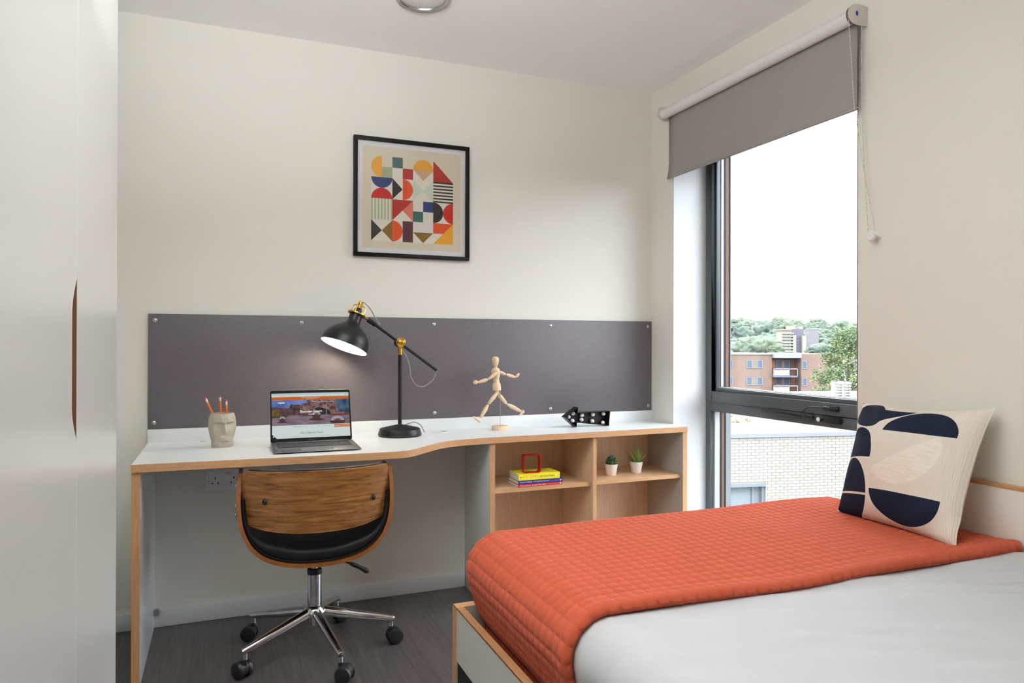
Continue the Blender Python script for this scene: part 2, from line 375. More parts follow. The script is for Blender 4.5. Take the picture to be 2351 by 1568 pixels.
# ================================================================== DESK UNIT
DT, DB = .75, .7235
dk = thing('desk', 'long white topped built-in desk with oak edges, legs and open shelves along the back wall', 'desk', (-1.2, -.3, 0))
edge = [(-2.389, -.572), (-2.2, -.580), (-1.95, -.590), (-1.70, -.598), (-1.56, -.602), (-1.495, -.600), (-1.468, -.594), (-1.448, -.583), (-1.425, -.564), (-1.375, -.513), (-1.325, -.462), (-1.285, -.425), (-1.25, -.401), (-1.215, -.385), (-1.17, -.373), (-1.10, -.363), (-1.02, -.356), (-.54, -.343), (0, -.3246)]
poly = edge+[(0, -.0), (-2.389, 0)]
n = len(poly); tp = M()
tp.prism(poly, (0, 0, DB), (1, 0, 0), (0, 1, 0), DT-DB)
top = tp.build('worktop', DESKW, dk, bevel=0)
ed = M()
for i in range(len(edge)-1):
    (xa, ya_), (xb, yb_) = edge[i], edge[i+1]
    ed.add([(xa, ya_-.0006, DB-.0002), (xb, yb_-.0006, DB-.0002), (xb, yb_-.0006, DT-.0008), (xa, ya_-.0006, DT-.0008), (xa, ya_+.0004, DT+.00015), (xb, yb_+.0004, DT+.00015), (xb, yb_+.003, DB-.0003), (xa, ya_+.003, DB-.0003)],
           [(0, 1, 2, 3), (3, 2, 5, 4), (7, 6, 1, 0)])
ed.add([(-2.3896, -.572, DB), (-2.3896, 0, DB), (-2.3896, 0, DT), (-2.3896, -.572, DT)], [(0, 1, 2, 3)])
ed.build('edge_band', OAKX, dk, True, angle=.5)
up = bx('upstand', -2.389, -.001, -.020, -.0005, DT, .8035, DESKW, dk, .0008)
def panel(name, x0, x1, y0, y1, z0, z1, face, edgem, par, lab=None):
    o = M(); o.box(x0, x1, y0+.001, y1, z0, z1); o = o.build(name, face, par, bevel=.0004)
    e = M(); e.box(x0, x1, y0, y0+.0012, z0, z1); e.build('oak_edge', edgem, o)
    return o
lg = panel('leg_panel', -2.3885, -2.363, -.565, -.0, 0, DB, mat('leg_laminate', (242, 245, 252), .35), OAKZ, dk)
panel('side_panel', -1.0375, -1.0145, -.346, 0, 0, DB, mat('side_laminate', (238, 242, 238), .4), OAKZ, dk)
panel('divider', -.5265, -.508, -.332, -.012, .0, DB, OAKB, OAKZ, dk)
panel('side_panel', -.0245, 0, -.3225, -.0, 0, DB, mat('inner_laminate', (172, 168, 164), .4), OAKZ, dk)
bx('back_panel', -1.0145, -.0245, -.012, -.001, .02, DB, OAKB, dk)
def shelf(x0, x1, z1, y0): 
    o = M(); o.box(x0, x1, y0+.001, -.012, z1-.018, z1); o = o.build('shelf', OAKS, dk); e = M(); e.box(x0, x1, y0, y0+.0012, z1-.018, z1); e.build('oak_edge', OAKX, o)
shelf(-1.0145, -.5265, .515, -.318); shelf(-.508, -.0245, .515, -.303)
shelf(-1.0145, -.5265, .09, -.318); shelf(-.508, -.0245, .09, -.303)
b = M(); b.box(-2.362, -2.345, -.032, -.015, .052, .078); b.cyl((-2.352, -.034, .065), (-2.352, -.030, .065), .004, n=10); b.build('fixing_bracket', STEEL, dk)
for gx, gy in ((-2.2007, -.064), (-1.192, -.102)):
    g = M(); g.lathe([(.040, 0), (.040, .0012), (.036, .0022), (.0001, .0022)], (gx, gy, DT), n=36, cap=(False, False)); g = g.build('cable_grommet', WHP, dk, True)
    s_ = M(); s_.box(gx+.006, gx+.030, gy-.006, gy+.006, DT+.0022, DT+.0026); s_.build('grommet_slot', mat('grommet_shadow', (126, 112, 84), .6), g)
# pinboard
PB = mat('pinboard_fabric', (100, 93, 99), .5, spec=.6, bump=(420, .35, .0012), var=(160, .09))
pb = bx('pinboard', -2.389, -.001, -.011, -.001, .8045, 1.2725, PB, None, .0012)
tag(pb, 'long mauve grey fabric pinboard screwed to the back wall above the desk', 'pinboard')
sc0 = None
for sx, sz in ((-2.364, 1.246), (-1.7917, 1.2425), (-1.1951, 1.2435), (-.5927, 1.2435), (-.0252, 1.246), (-2.3674, .8291), (-1.79, .8295), (-1.1898, .8295), (-.5917, .8285), (-.0216, .828)):
    if sc0 is None:
        s_ = M(); s_.lathe([(.0085, 0), (.0082, .0015), (.0055, .0035), (.003, .0042), (.0028, .0030), (.0001, .003)], (0, 0, 0), (0, -1, 0), 20, cap=(False, False))
        sc0 = s_.build('screw', STEEL, pb, True); sc0.location = (sx, -.0105, sz)
    else: dup(sc0, pb, (sx, -.0105, sz))
# sockets under the desk
def socket(xc, zc, lab):
    t = thing('wall_socket', lab, 'socket', (xc, 0, zc))
    M().box(xc-.073, xc+.073, -.010, 0, zc-.043, zc+.043).build('faceplate', WHP, t, bevel=.002)
    hole = mat('socket_hole', (14, 14, 16), .6)
    for s in (-.036, .036):
        mm = M(); mm.box(xc+s-.002, xc+s+.002, -.0104, -.010, zc+.002, zc+.011)
        for d in (-.011, .011): mm.box(xc+s+d-.0035, xc+s+d+.0035, -.0104, -.010, zc-.016, zc-.012)
        mm.build('pin_holes', hole, t)
    for d in (-.011, .006):
        k = M(); k.prism([(0, 0), (.016, 0), (.013, .006), (.001, .004)], (xc+d+.009, -.010, zc+.014), (0, 0, 1), (0, -1, 0), .013); k.build('rocker_switch', WHP, t, bevel=.0008)
    mm = M(); mm.lathe([(.0035, 0), (.003, .001)], (xc-.062, -.010, zc-.002), (0, -1, 0), 12); mm.build('screw', STEEL, t)
socket(-2.100, .5815, 'white double wall socket under the desk, left of the chair')
socket(-1.805, .579, 'white double wall socket under the desk, hidden mostly behind the chair back')

# ================================================================== WARDROBE
XW = -2.37; W1 = -1.085; W2 = W1-.555; W3 = W2-.555; WT = 2.35
wd = thing('wardrobe', 'tall white wardrobe with slim curved cut-out door handle beside the desk', 'wardrobe', (-2.66, -1.64, 0))
WIN = mat('cavity_shade', (34, 18, 11), .6)
m = M(); m.box(XL+.001, XW-.020, W1-.018, W1, 0, WT); m.box(XL+.001, XW-.020, W3, W3+.018, 0, WT); m.box(XL+.001, XW-.02, W3, W1, WT-.018, WT); m.box(XL+.001, XW-.02, W3, W1, .06, .078); m.box(XL+.001, XL+.008, W3, W1, 0, WT)
m.build('carcass', WHITE, wd)
m = M(); m.box(XW-.060, XW-.024, W2-.07, W2+.03, .079, WT-.019); m.build('cavity_shade_strip', WIN, wd)  # dark strip behind the handle opening, cavity shade put into its brown
bx('plinth', XW-.06, XW-.04, W3+.02, W1-.018, 0, .06, WHITE, wd)
DOORM = mat('wardrobe_laminate', (226, 225, 222), .22, spec=.5)
def door(poly_):
    d = M(); d.prism(poly_, (XW-.018, 0, 0), (0, 1, 0), (0, 0, 1), .018); o = d.build('door', DOORM, wd, bevel=.0006, seg=1)
    return o
z0, z1 = .955, 1.290
d1 = door([(W2+.0012, .065), (W1, .065), (W1, WT-.002), (W2+.0012, WT-.002)])
cut = [(W2-.0012, .965)]
for i in range(13):
    t = i/12; cut.append((W2-.0012-.047*math.sin(t*PI/2)**1.1, .965+.070*t))
for i in range(13):
    t = i/12; cut.append((W2-.0012-.047*math.cos(t*PI/2)**1.1, 1.208+.075*t))
d2 = door([(W3+.0012, .065), (W2-.0012, .065)]+cut+[(W2-.0012, WT-.002), (W3+.0012, WT-.002)])
e = M()
for (a, b_) in zip(cut[:-1], cut[1:]):
    e.add([(XW-.0175, a[0]+.0002, a[1]), (XW-.0003, a[0]+.0002, a[1]), (XW-.0003, b_[0]+.0002, b_[1]), (XW-.0175, b_[0]+.0002, b_[1])], [(0, 1, 2, 3)])
e.build('handle_cutout', mat('cutout_edge', (72, 36, 20), .5), d2)
bx('door_edge', XW-.017, XW-.0012, W2+.0002, W2+.0012, .066, WT-.003, mat('door_edge_oak', (150, 100, 76), .5), d1)

# ================================================================== PICTURE
pc = thing('framed_picture', 'square black framed print of colourful geometric shapes on the back wall', 'picture', (-1.297, 0, 1.8175))
PX0, PX1, PZ0, PZ1 = -1.569, -1.0252, 1.5466, 2.0877
fw = .0175
m = M(); m.box(PX0, PX1, -.022, -.001, PZ1-fw, PZ1); m.box(PX0, PX1, -.022, -.001, PZ0, PZ0+fw); m.box(PX0, PX0+fw, -.022, -.001, PZ0+fw, PZ1-fw); m.box(PX1-fw, PX1, -.022, -.001, PZ0+fw, PZ1-fw)
m.build('frame', mat('black_frame', (14, 13, 12), .5, spec=.25), pc, bevel=.001)
bx('mount', PX0+fw, PX1-fw, -.010, -.002, PZ0+fw, PZ1-fw, mat('white_mount', (228, 226, 228), .6), pc)
g = .0225
pr = bx('print', PX0+fw+g, PX1-fw-g, -.0104, -.010, PZ0+fw+g, PZ1-fw-g, mat('print_paper', (214, 203, 182), .55), pc)
U = .0483; AX = PX0+.0795; AZ = PZ1-.0815
def hd_(cx_, cv, a0, a1, k=28): return [(cx_+math.cos(math.radians(a0+(a1-a0)*i/k)), cv-math.sin(math.radians(a0+(a1-a0)*i/k))) for i in range(k+1)]
def rc(a, b_, c, d): return [(a, c), (b_, c), (b_, d), (a, d)]
pal = dict(yel=(222, 158, 40), sage=(166, 172, 130), teal=(62, 104, 98), red=(172, 42, 36), tan=(198, 160, 128), blue=(42, 60, 112), crim=(192, 36, 30), dk=(52, 48, 46), org=(214, 78, 36), mint=(202, 212, 196), cream=(226, 220, 206), salm=(212, 120, 90), olive=(128, 100, 34), plum=(84, 42, 50), blk=(48, 42, 38), grn=(170, 182, 146), pale=(224, 216, 212))
pm = {k: mat('ink_'+k, v, .55, spec=.3) for k, v in pal.items()}
shapes = [('cream', rc(0, 2, 4, 8)), ('cream', rc(1, 4, 1, 8)), ('cream', rc(4, 6, 1, 8)), ('cream', rc(6, 8, 2, 8)), ('cream', rc(0, 2, 2, 4)), 
    ('yel', hd_(1, 1, 90, 270)), ('sage', rc(1, 2, 1, 2)), ('teal', rc(2, 3, 0, 1)), ('red', rc(3, 4, 1, 2)), ('yel', hd_(5, 1, 0, 180)),
    ('tan', [(4, 1), (6, 1), (5, 2)]), ('red', [(6, 0), (8, 2), (6, 2)]), ('blue', hd_(1, 2, 180, 360)), ('crim', hd_(1, 4, 0, 180)), ('dk', [(2, 2), (3, 3), (2, 4)]),
    ('org', hd_(3, 3, -90, 90)), ('mint', [(4, 2), (5, 3), (4, 4)]), ('mint', [(6, 2), (5, 3), (6, 4)]), ('red', [(2, 4), (4, 4), (2, 6)]), ('salm', [(4, 4), (4, 6), (3, 5)]),
    ('teal', rc(4, 5, 5, 6)), ('blue', rc(5, 6, 4, 5)), ('blk', hd_(6, 5, -90, 90)), ('crim', hd_(8, 5, 90, 270)), ('dk', [(0, 6), (1, 7), (0, 8)]), ('olive', [(1, 7), (2, 6), (2, 8)]),
    ('org', hd_(2, 7, -90, 90)), ('plum', rc(3, 4, 6, 8)), ('pale', rc(4, 6, 6, 7)), ('olive', [(4, 7), (6, 7), (5, 8)]), ('org', [(6, 6), (8, 6), (7, 7), (6, 7)]), ('yel', [(8, 6), (8, 8), (6, 8)])]
shapes += [('blk', rc(6, 8, 2+i*.308, 2+i*.308+.152)) for i in range(7)] + [('grn', rc(i*.308, i*.308+.152, 4, 6)) for i in range(7)]
names = {3: 'triangle', 4: 'rectangle'}
for i, (k, p) in enumerate(shapes):
    y = -.01045-.00003*(0 if k == 'cream' else 1)-.000002*i
    s_ = M(); s_.add([(AX+u*U, y, AZ-v*U) for u, v in p], [tuple(range(len(p)))])
    s_.build('printed_'+(names.get(len(p), 'half_disc')), pm[k], pr)
bx('glazing', PX0+fw, PX1-fw, -.0135, -.0125, PZ0+fw, PZ1-fw, glass_mat('picture_glass', (.99, .99, .99), .6), pc)

# ================================================================== DESK LAMP
LX, LY = -1.3893, -.157
lp = thing('desk_lamp', 'black and brass bell shaded desk lamp, lit, with wire looping from its arm', 'lamp', (LX, LY, DT))
M().lathe([(.092, 0), (.0945, .004), (.0945, .010), (.088, .030), (.084, .033), (.05, .041), (.018, .048), (.0095, .0495)], (LX, LY, DT), n=56).build('base', BLACK, lp, True)
M().cyl((LX, LY, DT+.045), (LX, LY, 1.135), .0088, n=20).build('pole', BLACK, lp, True)
m = M(); m.cyl((LX, LY, .784), (LX, LY, .800), .0098, n=20); m.build('brass_collar', BRASS, lp, True)
m = M(); m.cyl((LX, LY, 1.104), (LX, LY, 1.135), .0100, n=20); m.build('brass_collar', BRASS, lp, True)
A0 = Vector((-1.5337, LY, 1.2592)); A1 = Vector((-1.2234, LY, 1.0337)); PV = Vector((LX, LY, 1.158)); dA = (A1-A0).normalized()
m = M(); m.tube([A0+dA*.004, A0+dA*.045, A0+dA*.046, A1], [.0105, .0105, .0068, .0068], 16); m.build('arm', BLACK, lp, True)
m = M(); m.lathe([(.0125, .012), (.0205, .013), (.0205, .017), (.0165, .019), (.0160, .022), (.009, .0255), (.0001, .0265)], PV, (0, -1, 0), 32, cap=(True, False)); m.box(LX-.011, LX+.011, LY-.016, LY-.010, 1.132, 1.146); m.build('pivot_cap', BRASS, lp, True, angle=1)
m = M(); m.lathe([(.019, -.014), (.019, .012)], PV+Vector((-.006, 0, -.002)), (0, -1, 0), 28); m.build('pivot_joint', BLACK, lp, True)
# shade frame of reference
ax = Vector((-.372, -.13, -.918)).normalized(); NK = Vector((-1.578, LY, 1.280)); OPN = NK+ax*.150
prof = [(.027, 0), (.0275, .030), (.030, .042), (.040, .054), (.058, .066), (.076, .082), (.089, .100), (.0965, .118), (.0990, .132), (.0990, .146), (.1005, .152)]
m = M(); m.lathe(prof, NK, ax, 56, cap=(True, False)); shd = m.build('shade', BLACK, lp, True, angle=1.2)
m = M(); m.lathe([(r-.0016, h_) for r, h_ in prof[3:]][:-1]+[(.0998, .1523)], NK, ax, 56, cap=(True, False)); m.build('shade_lining', mat('white_enamel', (250, 248, 240), .5), shd, True)
m = M(); m.lathe([(.030, -.002), (.038, -.002), (.0385, .001), (.038, .004), (.030, .004)], NK, ax, 40, cap=(False, False))
e1 = (Vector((0, -1, 0))-ax*Vector((0, -1, 0)).dot(ax)).normalized(); e2 = ax.cross(e1)
for k in range(4):
    a = k*PI/2+.5; d_ = e1*math.cos(a)+e2*math.sin(a)
    m.tube([NK+d_*.030, NK+d_*.0295-ax*.028, NK+d_*.024-ax*.037, NK+d_*.008-ax*.040], .0024, 8)
m.cyl(NK-ax*.026, NK-ax*.058, .0085, n=16); m.cyl(NK-ax*.044, NK-ax*.052, .0105, n=16)
m.build('brass_cage', BRASS, lp, True)
m = M(); m.lathe([(.016, 0), (.0165, .018), (.012, .026), (.006, .028)], NK, -ax, 24); m.build('lamp_holder', BLACK, lp, True)
dd = (A0-NK-Vector((0, 0, -.002))).normalized()
m = M(); m.cyl(NK+dd*.036, A0+dA*.006, .0058, n=14); m.build('brass_link', BRASS, lp, True)
m = M(); m.ball(NK+ax*.098, .030, 20, 14); m.build('bulb', mat('lamp_bulb', (255, 244, 224), .5, emit=80, lum=(255, 240, 214)), lp, True)
CABLE = mat('braided_cable', (150, 148, 144), .8, var=(900, .7))
m = M(); m.tube(smoothpts([(-1.556, LY-.004, 1.330), (-1.545, LY-.005, 1.3265), (-1.520, LY-.006, 1.300), (-1.498, LY-.006, 1.262), (-1.4774, LY-.005, 1.236)]), .0022, 6)
m.build('cable', CABLE, lp, True); m = M(); m.tube(smoothpts([(-1.379, LY, 1.125), (-1.371, LY-.002, 1.112), (-1.353, LY-.004, 1.075), (-1.3455, LY-.005, 1.040), (-1.3396, LY-.006, 1.002), (-1.3147, LY-.006, .9685), (-1.2829, LY-.006, .9643), (-1.2418, LY-.004, .9916), (-1.224, LY, 1.0315)]), .0022, 6)
m.build('cable', CABLE, lp, True); m = M(); m.tube(smoothpts([(-1.360, LY+.06, .786), (-1.3143, LY+.055, .800), (-1.2824, LY+.055, .786), (-1.264, LY+.054, .7524)]), .0022, 6)
m.build('cable', CABLE, lp, True)

# ================================================================== LAPTOP
HX0, HX1, FY, HY = -1.936, -1.621, -.520, -.308
lt = thing('laptop', 'open grey laptop showing a web page, on the left half of the desk', 'laptop', (-1.78, -.41, DT))
LG = mat('space_grey_aluminium', (122, 122, 124), .35, metal=.7)
m = M()
# wedge body
m.add([(HX0, FY, DT+.004), (HX1, FY, DT+.004), (HX1, HY, DT+.003), (HX0, HY, DT+.003), (HX0, FY, DT+.0075), (HX1, FY, DT+.0075), (HX1, HY, DT+.0145), (HX0, HY, DT+.0145)], [(0, 3, 2, 1), (4, 5, 6, 7), (0, 1, 5, 4), (1, 2, 6, 5), (2, 3, 7, 6), (3, 0, 4, 7)])
body = m.build('base', LG, lt, bevel=.0012)
for fx in (HX0+.03, HX1-.03):
    for fy in (FY+.03, HY-.03): M().cyl((fx, fy, DT), (fx, fy, DT+.0045), .006, n=12).build('foot', BLKP, body)
def top(x, y, dz=0): return Vector((x, y, DT+.0075+(.007*(y-FY)/(HY-FY))+dz))
kb = M(); a = [top(HX0+.020, HY-.022, .0003), top(HX1-.020, HY-.022, .0003), top(HX1-.020, HY-.125, .0003), top(HX0+.020, HY-.125, .0003)]
kb.add(a, [(0, 1, 2, 3)]); kb = kb.build('keyboard_well', mat('keyboard_black', (16, 17, 20), .5), body)
keys = M(); KM = mat('key_caps', (34, 36, 40), .45); rowsn = [14, 14, 14, 13, 12, 9]
kw = (HX1-HX0-.044)
for r in range(6):
    n_ = rowsn[r]; yy = HY-.025-r*.0165; hh = .0145 if r else .009
    for k in range(n_):
        xa = HX0+.022+kw*k/n_+.0009; xb = HX0+.022+kw*(k+1)/n_-.0009
        p = [top(xa, yy-hh, .0004), top(xb, yy-hh, .0004), top(xb, yy, .0004), top(xa, yy, .0004), top(xa, yy-hh, .0014), top(xb, yy-hh, .0014), top(xb, yy, .0014), top(xa, yy, .0014)]
        keys.add(p, [(4, 5, 6, 7), (0, 1, 5, 4), (1, 2, 6, 5), (2, 3, 7, 6), (3, 0, 4, 7)])
keys = keys.build('keys', KM, body); keys['kind'] = 'stuff'
tpd = M(); cx_ = (HX0+HX1)/2; tpd.add([top(cx_-.058, FY+.006, .0002), top(cx_+.058, FY+.006, .0002), top(cx_+.058, FY+.080, .0002), top(cx_-.058, FY+.080, .0002)], [(0, 1, 2, 3)]); tpd.build('trackpad', mat('trackpad', (112, 112, 114), .3, metal=.5), body)
ntc = M(); ntc.box(cx_-.008, cx_+.008, FY-.0008, FY+.003, DT+.0072, DT+.0079); ntc.build('opening_notch', ALUL, body)
# lid frame: origin hinge-left, ux right, uy up the lid, n toward viewer
LH = .211; tl = math.radians(17.5)
LO = Vector((HX0, HY+.002, DT+.0125)); UX = Vector((1, 0, 0)); UY = Vector((0, math.sin(tl), math.cos(tl))); UN = UX.cross(UY)   # points to -y side
LW = HX1-HX0
def rr(w_, h_, r_, k=6, x=0, y=0):
    p = []
    for cx2, cy2, a0 in ((w_-r_, h_-r_, 0), (r_, h_-r_, 90), (r_, r_, 180), (w_-r_, r_, 270)):
        for i in range(k+1):
            a_ = math.radians(a0+90*i/k); p.append((x+cx2+r_*math.cos(a_), y+cy2+r_*math.sin(a_)))
    return p
m = M(); m.prism(rr(LW, LH, .009), LO-UN*.0025, UX, UY, .005); lid = m.build('lid', LG, lt, bevel=.0005, seg=1)
def flat(name, pl, mt, par, dz):
    s_ = M(); o_ = LO+UN*(.0025+dz); s_.add([o_+UX*u+UY*v for u, v in pl], [tuple(range(len(pl)))]); return s_.build(name, mt, par)
flat('bezel', rr(LW-.002, LH-.002, .008, x=.001, y=.001), mat('screen_bezel', (8, 8, 10), .5, spec=.15), lid, .0002)
def scr(name, rgb, e=.75, grad=None):
    m = bpy.data.materials.new(name); m.use_nodes = True; t = m.node_tree; b = t.nodes['Principled BSDF']
    b.inputs['Base Color'].default_value = (.01, .01, .01, 1); b.inputs['Roughness'].default_value = .6; b.inputs['Specular IOR Level'].default_value = .1
    b.inputs['Emission Color'].default_value = lin(rgb)+(1,); b.inputs['Emission Strength'].default_value = e
    if grad:
        co = t.nodes.new('ShaderNodeTexCoord'); mpn = t.nodes.new('ShaderNodeMapping'); mpn.inputs['Scale'].default_value = grad[1]
        n_ = t.nodes.new('ShaderNodeTexNoise'); n_.inputs['Scale'].default_value = grad[0]; n_.inputs['Detail'].default_value = 5
        r = t.nodes.new('ShaderNodeValToRGB'); r.color_ramp.elements[0].position = .36; r.color_ramp.elements[1].position = .64
        r.color_ramp.elements[0].color = lin(rgb)+(1,); r.color_ramp.elements[1].color = lin(grad[2])+(1,)
        t.links.new(co.outputs['Object'], mpn.inputs[0]); t.links.new(mpn.outputs[0], n_.inputs['Vector']); t.links.new(n_.outputs['Fac'], r.inputs[0]); t.links.new(r.outputs[0], b.inputs['Emission Color'])
    return m
SX0, SX1, SY0, SY1 = .0065, LW-.0065, .0165, LH-.0125
SW, SHt = SX1-SX0, SY1-SY0
scn = flat('screen', rc(SX0, SX1, SY0, SY1), scr('page_white', (206, 220, 218)), lid, .0003)
def S(u, v): return (SX0+u*SW, SY1-v*SHt)      # u right 0..1, v down 0..1
def sq(name, u0, u1, v0, v1, mt, dz=.0004): return flat(name, [S(u0, v1), S(u1, v1), S(u1, v0), S(u0, v0)], mt, scn, dz)
def sp(name, p, mt, dz): return flat(name, [S(u, v) for u, v in p], mt, scn, dz)
def srm(name, rgb, **k): return scr('screen_'+name, rgb, **k)
grey = srm('grey_text', (150, 160, 160)); dkt = srm('dark_text', (70, 78, 84)); wht = srm('white_text', (236, 236, 236), e=.9); orange = srm('orange', (196, 98, 22))
sq('tab_bar', 0, 1, 0, .045, srm('tab', (186, 204, 206)), .0004)
sq('orange_banner', 0, 1, .082, .152, orange)
HR0, HR1 = .152, .715
sq('photo_sky', 0, 1, HR0, .50, srm('sky', (62, 88, 160), grad=(14, (1, 1, 3), (112, 136, 196))))
sq('photo_square', 0, 1, .46, HR1, srm('paving', (104, 84, 98), grad=(22, (1, 1, 6), (138, 118, 134))), .00045)
bd = srm('far_buildings', (44, 30, 44), grad=(60, (1, 1, 1), (104, 70, 72)))
sp('photo_rooftops', [(0, .50), (0, .30), (.06, .31), (.14, .33), (.15, .30), (.16, .33), (.22, .33), (.24, .25), (.36, .26), (.38, .33), (.38, .50)], bd, .00046)
sp('photo_hall', [(.36, .50), (.36, .30), (.40, .22), (.44, .24), (.45, .16), (.49, .155), (.78, .155), (.80, .17), (.84, .16), (1, .16), (1, .5)], srm('stone_hall', (62, 44, 52), grad=(80, (1, 1, 1), (150, 112, 104))), .00047)
sp('photo_glass_block', [(.84, .16), (1, .155), (1, .48), (.86, .44), (.82, .24), (.84, .24)], srm('glass_block', (30, 52, 84), grad=(40, (1, 1, 1), (70, 106, 130))), .00048)
sp('photo_lawn', [(0, .50), (.20, .49), (.20, .53), (0, .55)], srm('lawn', (62, 66, 34)), .00049)
sp('photo_tree', [(0, .50), (0, .38), (.04, .37), (.09, .41), (.12, .50)], srm('autumn_tree', (84, 62, 22), grad=(90, (1, 1, 1), (120, 96, 34))), .0005)
sp('photo_tree', [(.53, .50), (.54, .36), (.60, .32), (.66, .36), (.72, .38), (.77, .50)], srm('dark_tree', (24, 26, 26), grad=(90, (1, 1, 1), (40, 46, 34))), .0005)
sq('photo_planter', .38, .54, .46, .52, srm('planter', (96, 58, 52)), .00051)
sq('photo_wall', .73, 1, .49, .53, srm('low_wall', (104, 56, 50)), .00051)
sq('photo_lamp_post', .692, .700, .29, .53, srm('post', (150, 142, 142)), .00052)
for (u, v, ru, rv_) in ((.13, .575, .042, .068), (.565, .50, .058, .100), (.84, .64, .100, .118)):
    E_ = lambda s_, a0=0, a1=360, oy=0: [(u+ru*s_*math.cos(math.radians(a0+(a1-a0)*i/24)), min(HR1, v+oy+rv_*s_*math.sin(math.radians(a0+(a1-a0)*i/24)))) for i in range(25)]
    sp('photo_ball_shadow', [(u+ru*1.7*math.cos(k*PI/12), min(HR1, v+rv_*1.0+rv_*.28*math.sin(k*PI/12))) for k in range(24)], srm('ball_ring', (70, 42, 32)), .00053)
    sp('photo_ball', E_(1), srm('steel_ball', (66, 44, 42)), .00054)
    sp('photo_ball_sky', E_(.92, 180, 360), srm('ball_sky', (150, 152, 172)), .00055)
    sp('photo_ball_glow', E_(.5, 190, 350, rv_*.12), srm('ball_glow', (120, 66, 40)), .00056)
def st(name, body_, u, v, wu, mt, dz=.0006, hv=None, bold=0, shear=0):
    p = S(u, v); return text(name, body_, mt, scn, LO+UN*(.0025+dz)+UX*p[0]+UY*p[1], UX, UY, wu*SW, hv*SHt if hv else None, bold=bold, ext=.00002, shear=shear)
st('page_title', 'Sharman Court', .355, .440, .285, wht, hv=.052, bold=.015)
st('page_subtitle', 'Sheffield', .465, .495, .07, wht)
st('page_heading', 'Life in Sharman Court', .355, .912, .29, dkt, hv=.048)
st('site_logo', 'mplet', .082, .245, .082, wht, bold=.02)
st('banner_text', 'Bookings now open for the next academic year', .385, .112, .23, wht)
st('banner_link', 'Click here to find out more', .44, .142, .12, wht)
st('address_text', 'mysharmancourt.co.uk/student-accommodation', .10, .075, .25, grey)
st('tab_text', 'Student accommodation', .03, .036, .13, grey)
for i, (u, wd_, tx) in enumerate(((.52, .05, 'Explore'), (.595, .06, 'Locations'), (.675, .055, 'About us'), (.74, .05, 'Contact'))): st('menu_text', tx, u, .21, wd_, wht)
for i, (u, wd_, tx) in enumerate(((.27, .11, 'Sharman Court'), (.40, .05, 'Rooms'), (.48, .05, 'Location'), (.565, .045, 'Offers'), (.64, .11, 'About & Contact'))): st('menu_text', tx, u, .765, wd_, dkt if i == 0 else grey)
st('body_text', 'Live in the heart of the city in modern student rooms with everything you need', .24, .985, .50, grey)
btn = sq('orange_button', .795, .998, .725, .79, orange, .00065)
st('button_text', 'Schedule a Virtual Viewing', .805, .770, .185, wht, .0007)
sp('page_corner', [(0, .905), (.06, 1.0), (0, 1.0)], srm('corner', (18, 30, 44)), .00062)
sp('corner_dot', [(.018+.008*math.cos(k*PI/8), .958+.012*math.sin(k*PI/8)) for k in range(16)], wht, .00066)
sp('profile_dot', [(.955+.007*math.cos(k*PI/8), .063+.011*math.sin(k*PI/8)) for k in range(16)], srm('violet', (84, 70, 190)), .00066)
sq('tab_button', .975, .985, .018, .034, dkt, .00066)
text('maker_name', 'MacBook Air', mat('bezel_print', (120, 120, 122), .5), lid, LO+UN*.0028+UX*(LW/2-.014)+UY*.0072, UX, UY, .028)
m = M(); m.cyl((HX0+.02, HY+.002, DT+.0125), (HX1-.02, HY+.002, DT+.0125), .0045, n=12); m.build('hinge', mat('hinge_dark', (50, 50, 52), .4), lt, True)

# ================================================================== FACE POT + PENCILS
FP = Vector((-2.110, -.230, DT)); na = math.radians(-78.5)
cols = [0, 14, 30, 50, 75, 105, 140, 180]
tab = [(.000, [.0395]*8), (.008, [.0405]*8), (.022, [.041, .041, .041, .0405, .040, .040, .040, .040]),
    (.027, [.050, .047, .041, .040, .040, .041, .042, .042]), (.040, [.051, .049, .045, .042, .042, .044, .044, .044]), (.048, [.045, .045, .046, .045, .045, .046, .046, .046]),
    (.056, [.051, .047, .045, .047, .047, .048, .048, .048]), (.066, [.062, .047, .046, .049, .049, .050, .050, .050]), (.080, [.055, .045, .043, .050, .051, .051, .051, .051]),
    (.091, [.048, .041, .041, .047, .051, .051, .051, .051]), (.100, [.051, .051, .0495, .049, .050, .050, .050, .050]), (.116, [.047, .0495, .046, .049, .048, .049, .048, .048]), (.131, [.044, .042, .0425, .0415, .0425, .042, .042, .042])]
angs = [(-c, i) for i, c in reversed(list(enumerate(cols)))][1:]+[(c, i) for i, c in enumerate(cols)][1:]
angs = sorted(set([(c, i) for i, c in enumerate(cols)]+[(-c, i) for i, c in enumerate(cols) if c not in (0, 180)]))
vs_ = []; fs = []; na_ = len(angs)
for z, R in tab:
    for a, i in angs:
        t = na+math.radians(a); vs_.append(FP+Vector((R[i]*math.cos(t), R[i]*math.sin(t), z)))
for r in range(len(tab)-1):
    for k in range(na_):
        j = (k+1) % na_; a, b, c, d = r*na_+k, r*na_+j, (r+1)*na_+j, (r+1)*na_+k
        sgn = (angs[k][0] >= 0) ^ (r % 2 == 0)
        fs += [(a, b, c), (a, c, d)] if sgn else [(a, b, d), (b, c, d)]
k0 = (len(tab)-1)*na_
inn = []
for rr_, z in ((.036, .131), (.034, .02)):
    for a, i in angs:
        t = na+math.radians(a); inn.append(FP+Vector((rr_*math.cos(t), rr_*math.sin(t), z)))
kk = len(vs_); vs_ += inn
for k in range(na_):
    j = (k+1) % na_; fs.append((k0+k, k0+j, kk+j, kk+k)); fs.append((kk+k, kk+j, kk+na_+j, kk+na_+k))
